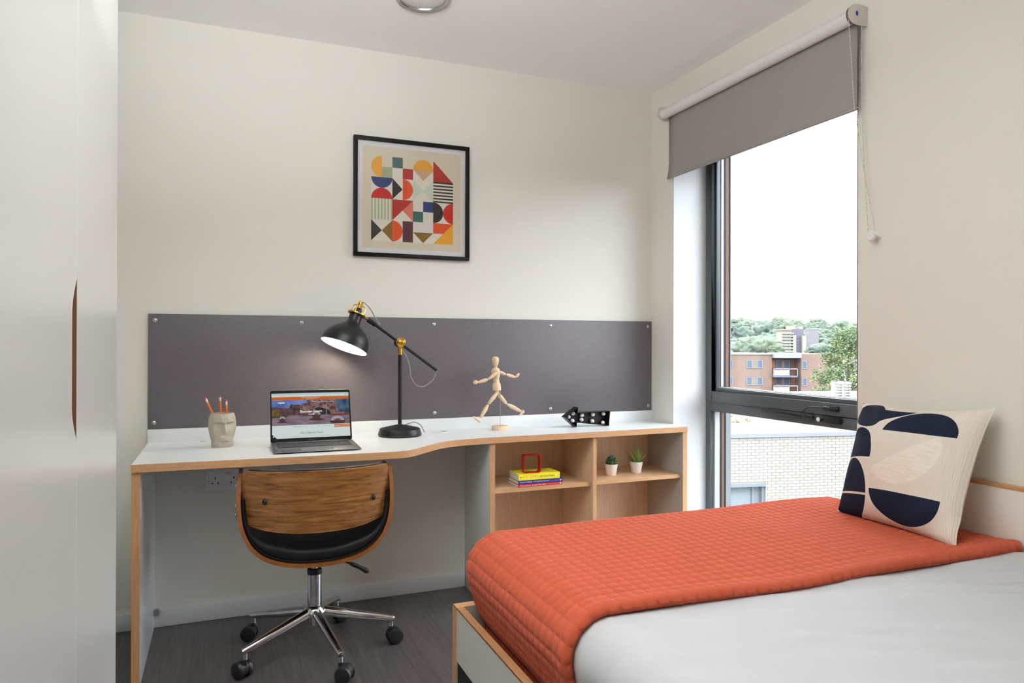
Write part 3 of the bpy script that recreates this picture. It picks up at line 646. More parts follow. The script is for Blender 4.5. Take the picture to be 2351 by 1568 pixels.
fs.append(tuple(kk+na_+k for k in range(na_))); fs.append(tuple(range(na_-1, -1, -1)))
pt = M().add(vs_, fs).build('face_pot', mat('stone_resin', (170, 162, 148), .6, spec=.3), None)
tag(pt, 'grey faceted pot shaped as a human face, holding pencils on the desk', 'pen pot')
PEN = [mat('pencil_orange', (226, 110, 28), .35), mat('pencil_ferrule', (214, 214, 206), .3, metal=.6), mat('pencil_eraser', (206, 60, 96), .6)]
def pencil(tip, b, lab):
    tip = Vector(tip); b = Vector(b); d = (tip-b).normalized(); Lh = (tip-b).length
    t = thing('pencil', lab, 'pencil', b, group='orange pencils in the face pot')
    p = M(); p.lathe([(.0006, 0), (.0036, .016), (.0038, .0165), (.0038, Lh-.022)], b, d, 6); p.build('barrel', PEN[0], t)
    p = M(); p.lathe([(.0039, Lh-.022), (.0042, Lh-.021), (.0039, Lh-.017), (.0042, Lh-.015), (.0039, Lh-.012), (.0041, Lh-.007)], b, d, 14); p.build('ferrule', PEN[1], t, True)
    p = M(); p.lathe([(.0037, Lh-.007), (.0037, Lh-.0015), (.0025, Lh)], b, d, 14); p.build('eraser', PEN[2], t, True)
from_y = FP.y
pencil((-2.172, -.232, .9435), (-2.098, -.210, .7712), 'orange pencil leaning to the left in the face pot')
pencil((-2.119, -.222, .9490), (-2.108, -.240, .7712), 'tallest upright orange pencil in the middle of the face pot')
pencil((-2.096, -.226, .9325), (-2.089, -.236, .7712), 'shorter upright orange pencil on the right in the face pot')

# ================================================================== MANIKIN
BW = wood('beech', (214, 182, 144), (234, 208, 174), (40, 40, 6), .5, 2, 1, .2)
mk = thing('artist_manikin', 'jointed wooden artist manikin striding on a wire stand on the desk', 'figurine', (-.898, -.105, DT))
MY = -.105
m = M(); m.lathe([(.0395, 0), (.0405, .002), (.0405, .0155), (.039, .018)], (-.898, MY, DT), n=40); m.build('stand_base', BW, mk, True)
M().cyl((-.898, MY, DT+.015), (-.898, MY, .940), .0014, n=8).build('stand_rod', STEEL, mk, True)
def part(name, p0, p1, pr_, sq_=(1, 1)):
    p0 = Vector(p0); p1 = Vector(p1); d = p1-p0; q = M(); q.lathe([(r, t*d.length) for t, r in pr_], p0, d, 20); o = q.build(name, BW, mk, True, angle=1.0); return o
part('head', (-.9227, MY, 1.046), (-.9228, MY, 1.0935), [(0, .008), (.25, .0135), (.55, .0168), (.8, .0165), (.93, .012), (1, .004)])
part('neck', (-.9227, MY, 1.034), (-.9227, MY, 1.048), [(0, .0065), (.5, .009), (1, .0085)])
part('chest', (-.9195, MY, .985), (-.9222, MY, 1.040), [(0, .0135), (.3, .0185), (.75, .0215), (.95, .016), (1, .009)])
part('waist', (-.9190, MY, .972), (-.9196, MY, .9865), [(0, .013), (.5, .0165), (1, .013)])
part('pelvis', (-.9150, MY, .9345), (-.9188, MY, .9755), [(0, .0200), (.5, .0205), (.85, .017), (1, .013)])
m = M(); m.ball((-.9154, MY, .9265), .011, 14, 10); m.ball((-.9222, MY-.022, 1.0195), .0075, 12, 8); m.ball((-.9205, MY+.022, 1.0195), .0075, 12, 8); m.build('joint_balls', BW, mk, True)
limb = [(0, .0045), (.06, .0062), (.3, .0088), (.7, .0075), (.95, .0052), (1, .003)]
lim2 = [(0, .0050), (.06, .0066), (.35, .0105), (.7, .009), (.95, .0065), (1, .004)]
for pre, pts_ in (('arm', [(-.9235, MY-.024, 1.0185), (-.9692, MY-.028, .9885), (-1.0200, MY-.032, .9752)]), ('arm', [(-.9010, MY+.022, 1.0215), (-.8630, MY+.020, 1.0072), (-.8155, MY+.018, .9935)])):
    part('upper_arm', pts_[0], pts_[1], limb); part('forearm', Vector(pts_[1])+(Vector(pts_[2])-Vector(pts_[1]))*.05, pts_[2], limb)
for pts_ in ([(-.9190, MY-.010, .9225), (-.9620, MY-.012, .8720), (-1.0010, MY-.012, .8095)], [(-.9110, MY+.010, .9225), (-.8615, MY+.010, .8675), (-.7880, MY+.010, .8300)]):
    part('thigh', pts_[0], pts_[1], lim2); part('shin', Vector(pts_[1])+(Vector(pts_[2])-Vector(pts_[1]))*.04, pts_[2], lim2)
m = M(); m.ball((-1.033, MY-.034, .9765), .0125, 12, 8, (1, .7, .8)); m.build('hand', BW, mk, True)
part('hand', (-.8120, MY+.018, .9925), (-.7945, MY+.018, 1.0120), [(0, .004), (.4, .0068), (.8, .006), (1, .002)])
part('foot', (-1.002, MY-.012, .7925), (-1.0365, MY-.012, .8175), [(0, .0065), (.25, .0085), (.7, .006), (1, .0025)])
part('foot', (-.7965, MY+.010, .8105), (-.7735, MY+.010, .8330), [(0, .003), (.3, .006), (.75, .0085), (1, .0065)])

# ================================================================== MARQUEE ARROW
AY = -.165
ar = thing('arrow_light', 'black metal arrow marquee light with nine white bulbs on the desk', 'decorative light', (-.45, -.14, DT))
out_ = [(-.5859, .8009), (-.5178, .8475), (-.5199, .8205), (-.3402, .8231), (-.3469, .7507), (-.5221, .7727), (-.5263, .7507)]
cen = Vector((sum(p[0] for p in out_)/7, sum(p[1] for p in out_)/7))
m = M()
def inset(poly2, d):
    res = []; n_ = len(poly2)
    ar_ = sum(poly2[i][0]*poly2[(i+1) % n_][1]-poly2[(i+1) % n_][0]*poly2[i][1] for i in range(n_)); sg = 1 if ar_ > 0 else -1
    for i in range(n_):
        p0, p1, p2 = (Vector(poly2[i-1]), Vector(poly2[i]), Vector(poly2[(i+1) % n_]))
        a_ = (p1-p0).normalized(); b_ = (p2-p1).normalized(); na1 = Vector((-a_.y, a_.x))*sg; nb1 = Vector((-b_.y, b_.x))*sg
        k = (na1+nb1); k = k/max(.25, k.dot(na1)); res.append(tuple(p1+k*d))
    return res
ins = inset(out_, .0016); n_ = 7
def P3(p, y): return (p[0], y, p[1])
vv = [P3(p, AY) for p in out_]+[P3(p, AY+.045) for p in out_]+[P3(p, AY) for p in ins]+[P3(p, AY+.040) for p in ins]
ff = [(i, (i+1) % n_, n_+(i+1) % n_, n_+i) for i in range(n_)]+[(i, (i+1) % n_, 2*n_+(i+1) % n_, 2*n_+i) for i in range(n_)]+[(2*n_+i, 2*n_+(i+1) % n_, 3*n_+(i+1) % n_, 3*n_+i) for i in range(n_)]
ff += [tuple(n_+i for i in range(n_)), tuple(3*n_+i for i in range(n_))]
m.add(vv, ff); m.build('arrow_box', mat('black_tin', (20, 20, 22), .35, metal=.3), ar)
BULB = mat('bulb_opal', (238, 236, 238), .3)
b0 = None
for bx_, bz in ((-.5326, .8153), (-.5564, .7989), (-.5354, .7797), (-.4835, .8054), (-.4857, .7831), (-.4228, .8074), (-.4266, .7741), (-.3632, .8088), (-.3672, .7637)):
    if b0 is None:
        m = M(); m.lathe([(.005, .0095), (.0052, .005), (.0075, .0035), (.0098, -.001), (.0098, -.006), (.0078, -.011), (.0042, -.0138), (.0001, -.0147)], (0, 0, 0), (0, 1, 0), 20, cap=(False, False)); b0 = m.build('bulb', BULB, ar, True, local=True)
        b0.location = Vector((bx_, AY+.030, bz))-OFF[ar.name]
    else: dup(b0, ar, Vector((bx_, AY+.030, bz))-OFF[ar.name])

# ================================================================== SHELF THINGS
PAGE = mat('book_pages', (212, 202, 186), .8, bump=(60, .3, .001), stretch=(1, 1, 30))
ZSH = .515
def book(x0, x1, y0, y1, z0, z1, rgb, lab, rz=0):
    b = thing('book', lab, 'book', ((x0+x1)/2, (y0+y1)/2, z0), group='paperbacks stacked on the left shelf')
    cm = mat('book_cover', rgb, .35)
    c_ = M(); t_ = .0008
    c_.box(x0, x1, y0, y1, z0, z0+t_); c_.box(x0, x1, y0, y1, z1-t_, z1); c_.box(x0, x1, y0, y0+t_, z0, z1); cv = c_.build('cover', cm, b, bevel=.0003, seg=1)
    bx('page_block', x0+.0012, x1-.0012, y0+t_, y1-.001, z0+t_, z1-t_, PAGE, b)
    return b, cv
b1, c1 = book(-.894, -.674, -.314, -.196, ZSH, ZSH+.0125, (186, 34, 46), 'thin red paperback at the bottom of the stack of three')
b2, c2 = book(-.8925, -.6725, -.3125, -.195, ZSH+.0125, ZSH+.0285, (44, 44, 124), 'thin dark blue paperback in the middle of the stack of three')
b3, c3 = book(-.889, -.686, -.311, -.200, ZSH+.0285, ZSH+.0565, (236, 218, 40), 'thick yellow paperback on top of the stack of three')
gold = mat('gold_print', (206, 168, 60), .5); cream_ = mat('cream_print', (216, 206, 196), .5); blk_ = mat('black_print', (30, 26, 20), .5)
def spine(body_, mt, c_, x_, y_, z_, w_, h_, **k): return text('spine_text', body_, mt, c_, (x_, y_-.0001, z_), (1, 0, 0), (0, 0, 1), w_, h_, **k)
spine('P.D. JAMES', gold, c3, -.865, -.311, ZSH+.0365, .072, .0125)
spine('Death Comes to Pemberley', blk_, c3, -.788, -.311, ZSH+.0355, .078, .0135, shear=.4)
spine('Rudyard Kipling', cream_, c2, -.883, -.3125, ZSH+.0165, .058, .0085, bold=.01)
spine('THE JUNGLE BOOK', cream_, c2, -.818, -.3125, ZSH+.0165, .076, .0080)
spine('Charles Dickens', cream_, c1, -.882, -.314, ZSH+.0028, .050, .0072)
spine('A CHRISTMAS CAROL', cream_, c1, -.826, -.314, ZSH+.0028, .070, .0068)
spine('ff', blk_, c3, -.697, -.311, ZSH+.040, .006, .006)
m = M(); m.prism([(0, 0), (.005, .0025), (.005, -.0025)], (-.884, -.3112, ZSH+.043), (1, 0, 0), (0, 0, 1), .0001); m.prism([(.013, 0), (.008, -.0025), (.008, .0025)], (-.884, -.3112, ZSH+.043), (1, 0, 0), (0, 0, 1), .0001); m.build('spine_emblem', blk_, c3)
m = M(); m.box(-.686, -.680, -.3127, -.3126, ZSH+.017, ZSH+.024); m.build('spine_emblem', cream_, c2)
m = M(); m.box(-.688, -.681, -.3142, -.3141, ZSH+.003, ZSH+.010); m.build('spine_emblem', cream_, c1)
# scribbled lines on the yellow cover
m = M()
for i in range(13):
    x_ = -.865+random.uniform(0, .15); y_ = -.30+random.uniform(.01, .09); p_ = [(x_, y_, ZSH+.0566)]
    for k in range(6): p_.append((p_[-1][0]+random.uniform(.002, .009), p_[-1][1]+random.uniform(-.005, .005), ZSH+.0566))
    for a_, b_ in zip(p_[:-1], p_[1:]):
        m.add([(a_[0], a_[1], a_[2]), (b_[0], b_[1], b_[2]), (b_[0], b_[1]+.0011, b_[2]), (a_[0], a_[1]+.0011, a_[2])], [(0, 1, 2, 3)])
m.build('cover_drawing', blk_, c3)
# red square frame ornament
RZ = ZSH+.0567
rq = M(); w2, h2, r2 = .0415, .083, .010
def rsq(w_, h_, r_, k=5):
    p = []
    for cx2, cy2, a0 in ((w_-r_, h_-r_, 0), (-w_+r_, h_-r_, 90), (-w_+r_, r_, 180), (w_-r_, r_, 270)):
        for i in range(k+1):
            a_ = math.radians(a0+90*i/k); p.append((cx2+r_*math.cos(a_), cy2+r_*math.sin(a_)))
    return p
o1 = rsq(w2, h2, r2); i1 = [(x_*(1-.0042/w2), .0042+(z_)*(1-.0084/h2)) for x_, z_ in o1]; kk = len(o1)
dep = .030; vv = []
for y_, sc_ in ((0, 1), (dep, 1)):
    for pl in (o1, i1): vv += [(x_, y_, z_) for x_, z_ in pl]
ff = []
for i in range(kk):
    j = (i+1) % kk; ff += [(i, j, 2*kk+j, 2*kk+i), (kk+i, 3*kk+i, 3*kk+j, kk+j), (i, kk+i, kk+j, j), (2*kk+i, 2*kk+j, 3*kk+j, 3*kk+i)]
rq.add(vv, ff); ro = rq.build('square_frame_ornament', mat('red_enamel', (178, 14, 18), .25), None, bevel=.0012)
ro.location = (-.817, -.298, RZ); ro.rotation_euler = (0, 0, -.06)
tag(ro, 'small red open square frame ornament standing on the yellow book', 'ornament')
# pots
SOIL = mat('pot_soil', (40, 36, 30), .9, bump=(300, 1, .003))
def potplant(x_, y_, lab, dark):
    t = thing('potted_succulent', lab, 'plant', (x_, y_, ZSH), group='small potted plants on the right shelf')
    p = M(); p.lathe([(.0215, 0), (.0235, .002), (.0315, .054), (.032, .056), (.030, .056), (.0285, .046)], (x_, y_, ZSH), n=36, cap=(True, False)); p.build('pot', mat('white_ceramic', (236, 232, 228), .45), t, True, angle=.9)
    p = M(); p.lathe([(.0001, .0475), (.0290, .047)], (x_, y_, ZSH), n=28, cap=(False, False)); p.build('soil', SOIL, t)
    return t
def leaf(parent, base, d, length, wd_, mt, curl=.3, thick=.3, name='leaf'):
    d = Vector(d).normalized(); up_ = Vector((0, 0, 1)); sd = d.cross(up_)
    sd = sd.normalized() if sd.length > .05 else Vector((1, 0, 0)); nn = sd.cross(d).normalized(); q = M(); rows_ = []
    for i in range(8):
        t = i/7; c_ = Vector(base)+d*(length*t)+Vector((0, 0, -1))*curl*length*t*t*(1-abs(d.z)*.5)
        w_ = wd_*(math.sin(min(1, t*1.0+.28)*PI)**.7 if dark_ else (1-t)**.75*(.75+.25*t))
        w_ = max(w_, .0002); h_ = w_*thick
        rows_.append([c_+sd*(w_*math.cos(a_))+nn*(h_*math.sin(a_)+abs(math.cos(a_))*w_*.25) for a_ in [k*2*PI/8 for k in range(9)]])
    q.grid(rows_); return q.build(name, mt, parent, True)
dark_ = True
SUC = [mat('succulent_leaf', (52, 82, 62), .5, var=(60, .3)), mat('succulent_leaf_light', (96, 128, 96), .5, var=(60, .25))]
ts = potplant(-.3575, -.205, 'dark green rosette succulent in a white pot, left of two', True)
sx, sy = -.3575, -.205
for ring, (n_, el, ln, wl) in enumerate(((9, 14, .042, .0105), (8, 34, .044, .0105), (7, 52, .044, .010), (5, 70, .042, .0095), (3, 84, .038, .0085))):
    for k in range(n_):
        a_ = 2*PI*k/n_+ring*.5+random.uniform(-.1, .1); e_ = math.radians(el+random.uniform(-5, 5))
        d = (math.cos(a_)*math.cos(e_), math.sin(a_)*math.cos(e_), math.sin(e_))
        leaf(ts, (sx+.004*math.cos(a_), sy+.004*math.sin(a_), ZSH+.046+ring*.0065), d, ln, wl, SUC[0 if random.random() < .7 else 1], -.12, .5)
dark_ = False
ALO = [mat('aloe_leaf', (104, 146, 60), .45, var=(40, .3)), mat('aloe_leaf_light', (150, 178, 100), .45, var=(40, .2))]
ta = potplant(-.2065, -.190, 'light green spiky aloe in a white pot, right of two', False)
sx, sy = -.2065, -.190
for ring, (n_, el, ln) in enumerate(((6, 34, .066), (9, 52, .086), (7, 66, .094), (4, 80, .100))):
    for k in range(n_):
        a_ = 2*PI*k/n_+ring*.7+random.uniform(-.2, .2); e_ = math.radians(el+random.uniform(-6, 6))
        d = (math.cos(a_)*math.cos(e_), math.sin(a_)*math.cos(e_), math.sin(e_))
        leaf(ta, (sx+.007*math.cos(a_), sy+.007*math.sin(a_), ZSH+.046), d, ln*random.uniform(.85, 1.1), .0062, ALO[0 if random.random() < .65 else 1], -.06 if ring else .12, .35)

# ================================================================== CHAIR
ch = thing('desk_chair', 'bentwood swivel chair with walnut back, black seat and chrome five star base', 'chair', (-1.788, -.481, 0), -.05, world=False)
hp = [(0, .370), (.06, .3725), (.125, .385), (.18, .408), (.222, .445), (.248, .49), (.262, .54), (.268, .60), (.268, .66), (.265, .698)]
def resample(p, k=4): return [(v.x, v.z) for v in smoothpts([Vector((a_, 0, b_)) for a_, b_ in p], k)]
hp = resample(hp, 4)
full = [(-a_, b_) for a_, b_ in reversed(hp)][:-1]+hp
def bandmesh(prof2, t0, t1, yb_, yf_, rnd=0, nseg=1):
    """sheet swept along a profile in local x-z; t0,t1 offsets toward the inside; yb/yf functions of (x,z)"""
    q = M(); n_ = len(prof2); rows_ = []
    for i, (a_, b_) in enumerate(prof2):
        p0 = prof2[max(i-1, 0)]; p1 = prof2[min(i+1, n_-1)]; tx, tz = p1[0]-p0[0], p1[1]-p0[1]; l_ = math.hypot(tx, tz); nx, nz = -tz/l_, tx/l_
        T0 = t0(a_, b_) if callable(t0) else t0; T1 = t1(a_, b_) if callable(t1) else t1; y_b, y_f = yb_(a_, b_), yf_(a_, b_)
        loop = []
        if rnd:
            R_ = min(rnd, (T1-T0)/2*.95); cs = [(y_f-R_, T1-R_, 0), (y_b+R_, T1-R_, 90), (y_b+R_, T0+R_, 180), (y_f-R_, T0+R_, 270)]
            for cy_, ct, a0 in cs:
                for k in range(4):
                    an = math.radians(a0+30*k); loop.append((cy_+R_*math.cos(an), ct+R_*math.sin(an)))
        else: loop = [(y_f, T1), (y_b, T1), (y_b, T0), (y_f, T0)]
        rows_.append([Vector((a_+nx*t_, y_, b_+nz*t_)) for y_, t_ in loop+[loop[0]]])
    q.grid(rows_)
    k = len(rows_[0]); q.add(rows_[0][:-1], [tuple(range(k-1))]); q.add(rows_[-1][:-1], [tuple(range(k-2, -1, -1))])
    return q
rise = lambda z: min(1, max(0, (z-.38)/.30))
ybk = lambda a_, z: -.185+.045*rise(z)**2
yfr = lambda a_, z: .215-.20*rise(z)**.8
bandmesh(full, 0, .013, ybk, yfr).build('seat_shell', CHE, ch, True, local=True, angle=.7)
pf = [p for p in full if p[1] < .625]
thk = lambda a_, z: .062-.034*min(1, max(0, (z-.39)/.12))
bandmesh(pf, .013, thk, lambda a_, z: -.178+.045*rise(z)**2, lambda a_, z: .205-.20*rise(z)**.8, .016).build('seat_cushion', LEATH, ch, True, local=True, angle=1.3)
m = M(); q = []
for a_, z in pf:
    i = full.index((a_, z)); p0 = full[max(i-1, 0)]; p1 = full[min(i+1, len(full)-1)]; tx, tz = p1[0]-p0[0], p1[1]-p0[1]; l_ = math.hypot(tx, tz)
    q.append((a_-tz/l_*.021, ybk(a_, z)-.001+.004, z+tx/l_*.021))
m.tube(q, .0028, 6); m.build('cushion_piping', LEATH, ch, True, local=True)
# backrest
def backpt(u, v, off=0, ztop=.715, grow=0):
    """u -1..1 across, v 0..1 up"""
    ang = u*1.12; xh = .251/math.sin(1.12); cx0 = -.225+xh*.56
    x_ = (xh+off)*math.sin(ang); y_ = cx0-(xh*.56+off)*math.cos(ang)
    zb = .498+.038*abs(u)**2.2
    cor = 1-.10*max(0, abs(u)-.9)*10*0
    z_ = zb+(ztop-zb)*v
    y_ -= (v-.5)*.018
    return Vector((x_, y_, z_))
def backsheet(o0, o1, zt, u0=-1, u1=1, vb=0, nU=44, nV=10, rc_=.06):
    q = M(); 
    for off, in ((o0,), (o1,)):
        rows_ = []
        for j in range(nV+1):
            v = vb+(1-vb)*j/nV; ex = 0
            vv_ = min(v-vb, 1-v); 
            sh_ = (1-math.sqrt(max(0, 1-(1-min(1, vv_/rc_))**2)))*.035
            rows_.append([backpt((u0+(u1-u0)*i/nU)*(1-sh_), v, off, zt) for i in range(nU+1)])
        q.grid(rows_)
    A = (nV+1)*(nU+1)
    for i in range(nU): q.f.append([i, i+1, A+i+1, A+i]); q.mi.append(0); k = nV*(nU+1); q.f.append([k+i, A+k+i, A+k+i+1, k+i+1]); q.mi.append(0)
    for j in range(nV): a_ = j*(nU+1); b_ = a_+nU+1; q.f.append([a_, A+a_, A+b_, b_]); q.mi.append(0); q.f.append([a_+nU, b_+nU, A+b_+nU, A+a_+nU]); q.mi.append(0)
    return q
backsheet(0, -.012, .715).build('backrest', CHW, ch, True, local=True, angle=.9)
backsheet(-.0122, -.034, .7185, -.96, .96, .06).build('back_pad', mat('blue_black_leather', (32, 33, 44), .4), ch, True, local=True, angle=1.3)
for u, z in ((-.62, .612), (.68, .603)):
    p = backpt(u, .53, .0); d_ = Vector((p.x, p.y+.225-.16, 0)).normalized(); p.z = z
    m = M(); m.lathe([(.0105, -.002), (.0105, .001), (.008, .0045), (.003, .006)], p+Vector((0, 0, 0)), d_, 20); m.build('bolt_cap', BLKP, ch, True, local=True)
for s in (-1, 1):
    m = M(); m.box(s*.2685 if s > 0 else -.2715, .2715 if s > 0 else -.2685, -.115, -.085, .535, .680)
    for z in (.655, .585, .555): m.lathe([(.0075, 0), (.007, .003), (.003, .005)], (s*.2715, -.1, z), (s, 0, 0), 16)
    m.build('side_bracket', STEEL, ch, True, local=True, angle=.5)
m = M(); m.box(-.09, .09, -.08, .10, .345, .372); m.build('tilt_mechanism', BLKP, ch, bevel=.006, local=True)
lev = M(); lev.tube([(.02, -.03, .352), (.10, -.03, .336), (.128, -.03, .325)], .0035, 8); 
m = lev; m.tube([(.122, -.03, .329), (.135, -.03, .322), (.165, -.03, .306), (.190, -.03, .290), (.196, -.03, .286)], [.004, .0085, .008, .010, .004], 10); m.build('height_lever', BLKP, ch, True, local=True)
M().cyl((0, 0, .30), (0, 0, .35), .0135, n=24).build('gas_rod', CHROME, ch, True, local=True)
M().lathe([(.0262, .292), (.0268, .300), (.0262, .310), (.018, .313)], n=32).build('column_collar', BLKP, ch, True, local=True)
M().lathe([(.0262, .165), (.0262, .297)], n=32).build('column', CHROME, ch, True, local=True)
M().lathe([(.016, .104), (.0235, .106), (.0235, .135), (.040, .142), (.0425, .150), (.041, .160), (.030, .172), (.0262, .176)], n=36).build('hub', CHROME, ch, True, local=True, angle=1)
RUB = mat('caster_black', (32, 33, 37), .42)
for k in range(5):
    a_ = math.radians(65+72*k)+.05; d = Vector((math.cos(a_), math.sin(a_), 0)); p0 = d*.030+Vector((0, 0, .150)); p1 = d*.288+Vector((0, 0, .096))
    m = M(); m.tube([p0, p0.lerp(p1, .25), p0.lerp(p1, .6), p1, p1+d*.006-Vector((0, 0, .002))], [.0185, .0185, .0155, .0125, .011], 18)
    m.cyl(d*.283+Vector((0, 0, .098)), d*.283+Vector((0, 0, .068)), .0095, n=16)
    ag = m.build('base_arm', CHROME, ch, True, local=True, angle=.9)
    ca = a_+random.uniform(-1.4, 1.4) if k not in (2,) else a_+2.2
    ca = {0: .4, 1: 2.9, 2: 2.2, 3: -.5, 4: .2}[k]
    e = Vector((math.cos(ca), math.sin(ca), 0)); s_ = Vector((-e.y, e.x, 0)); c_ = d*.283+e*.016+Vector((0, 0, .0295))
    m = M(); m.cyl(d*.283+Vector((0, 0, .070)), d*.283+Vector((0, 0, .045)), .0075, n=12)
    m.lathe([(.0265, -.011), (.0265, .011)], c_+Vector((0, 0, .003)), s_, 24); hood = m.build('caster', RUB, ch, True, local=True, angle=.9)
    for sg in (-1, 1):
        q = M(); q.lathe([(.020, .0105), (.0290, .012), (.0295, .019), (.0272, .0250), (.019, .0275), (.0001, .0265)], c_, s_*sg, 28, cap=(False, False)); q.build('wheel', RUB, hood, True, local=True, angle=.8)

# ================================================================== BED
bd_ = thing('bed', 'double bed with white fitted sheet on a white and oak base against the window wall', 'bed', (-.73, -2.15, 0))
BP = mat('bed_laminate', (214, 213, 208), .35)
BZ = .362
BFY = -1.155; BXL = -1.458
o = M(); o.box(BXL+.0012, BXL+.024, -3.2, BFY-.036, .203, BZ-.001); sp_ = o.build('side_rail', BP, bd_)
e = M(); e.box(BXL, BXL+.0245, -3.2, BFY-.036, BZ-.001, BZ); e.box(BXL+.0, BXL+.0012, -3.2, BFY-.036, BZ-.004, BZ); e.build('oak_edge', OAKY, sp_)
m = M(); m.box(BXL+.0012, -.002, BFY-.036, BFY, 0, BZ-.001); ep = m.build('end_panel', BP, bd_)
e = M(); e.box(BXL-.001, BXL+.0012, BFY-.0365, BFY+.0003, 0, BZ); e.box(BXL-.001, -.002, BFY-.036, BFY, BZ-.001, BZ); e.build('oak_edge', OAKZ, ep)
m = M(); m.box(BXL+.0245, -.03, -3.2, BFY-.0365, .20, .245); m.box(BXL+.004, BXL+.02, -3.2, BFY-.037, 0, .20); m.build('deck_and_shade_panel', mat('underbed_shade', (22, 20, 19), .8), bd_)  # deck slab, plus a dark front panel added to stand for under-bed shade
m = M(); m.box(-.030, -.0015, -3.2, -1.365, .0, .742); hb = m.build('headboard', mat('headboard_laminate', (240, 234, 226), .45), bd_)
e = M(); e.box(-.0315, -.0005, -3.2, -1.365, .742, .7515); e.build('oak_edge', OAKY, hb)
MX0, MX1, MY0, MY1 = -1.428, -.032, -3.12, -1.168
MZ = .572; RC = .11; RT = .085
def core(x_, y_):
    cx2 = max(x_, MX0+RC); cy2 = min(y_, MY1-RC); return cx2, cy2
def drape(x_, y_, h_=0, prad=RC):
    """flat position (x,y) wrapped over the mattress; h_ offset outward. Returns point and normal"""
    cx2, cy2 = max(x_, MX0+prad), min(y_, MY1-prad); dx, dy = x_-cx2, y_-cy2; Ld = math.hypot(dx, dy)
    if Ld < 1e-9: return Vector((x_, y_, MZ+h_)), Vector((0, 0, 1))
    n_ = Vector((dx/Ld, dy/Ld, 0)); d0 = prad-RT
    if Ld < d0: return Vector((x_, y_, MZ+h_)), Vector((0, 0, 1))
    th = (Ld-d0)/RT
    if th < PI/2:
        nv = n_*math.sin(th)+Vector((0, 0, math.cos(th)))
        return Vector((cx2, cy2, MZ-RT))+n_*d0+nv*(RT+h_), nv
    s_d = Ld-d0-RT*PI/2
    return Vector((cx2, cy2, MZ-RT-s_d))+n_*(prad+h_-.055*min(1, s_d/.16)**1.5), n_
# sheeted mattress top with side skirts
rows_ = []
flatx = [MX0+RC-(RC-RT)-RT*PI/2-.165+.0125*i for i in range(0, 200)]
flatx = [v for v in flatx if v < MX1]+[MX1]
flaty = [MY0+.0 + .0125*i for i in range(0, 400)]
ymax = MY1-RC+(RC-RT)+RT*PI/2+.165
flaty = [v for v in flaty if v < ymax]+[ymax]
for y_ in flaty:
    r_row = []
    for x_ in flatx:
        cx2, cy2 = max(x_, MX0+RC), min(y_, MY1-RC); dx, dy = x_-cx2, y_-cy2; Ld = math.hypot(dx, dy); mxL = (RC-RT)+RT*PI/2+.165
        X_, Y_ = x_, y_
        if Ld > mxL: X_, Y_ = cx2+dx/Ld*mxL, cy2+dy/Ld*mxL
        p, nv = drape(X_, Y_, 0)
        # wrinkles: long shallow folds fanning out from the wall side
        q = Vector((X_*1.3+Y_*.25, Y_*9+X_*2.4, 0)); amp = .004+.011*max(0, min(1, (X_+1.1)/.9))
        rg = abs(noise.noise(Vector((X_*1.1+Y_*.5, Y_*11+X_*3.5+noise.noise(Vector((X_*3, Y_*3, 1)))*1.2, 4))))
        wv = -rg*amp*1.5+amp*.4+noise.noise(q)*amp*.6+noise.noise(Vector((X_*5, Y_*26+X_*7, 3)))*amp*.42+noise.noise(Vector((X_*2, Y_*2, 9)))*.004
        if MX0+.02 < X_: pass
        r_row.append(p+nv*wv)
    rows_.append(r_row)
SHT = mat('white_sheet', (192, 193, 196), .85, spec=.2, bump=(1400, .15, .0004), sheen=.1)
mt_ = M().grid(rows_); mt_.build('fitted_sheet', SHT, bd_, True, angle=3)
m = M(); m.box(MX0+.075, MX1-.005, MY0, MY1-.075, .246, MZ-.09); m.build('mattress', mat('mattress_ticking', (226, 224, 220), .8), bd_)

# quilted throw
CELL = .0320; TH = .017
THR = mat('coral_quilt', (190, 88, 62), .9, spec=.1, bump=(1600, .35, .0006), sheen=.08)
sub = [0, .11, .30, .5, .70, .89]
TY0 = -1.905; mxL = (RC-RT)+RT*PI/2+.178
xs = []; k = 0
xstart = MX1-.004
while True:
    for s in sub:
        xs.append((xstart-(k+s)*CELL, s))
    k += 1
    if xstart-k*CELL < MX0+RC-mxL-.02: break
ys = []
nrow = int((MY1-RC+mxL-TY0)/CELL)
HEM = TH*1.25
for k in range(nrow):
    for s in sub: ys.append((TY0+(k+s)*CELL, s))
def puff(s): return abs(math.sin(PI*s))**.45
rows_ = []
def nearshift(x_): return .012*math.sin(x_*3.1+.4)+.006*math.sin(x_*9)-.015*max(0, (x_+.35)/.35)
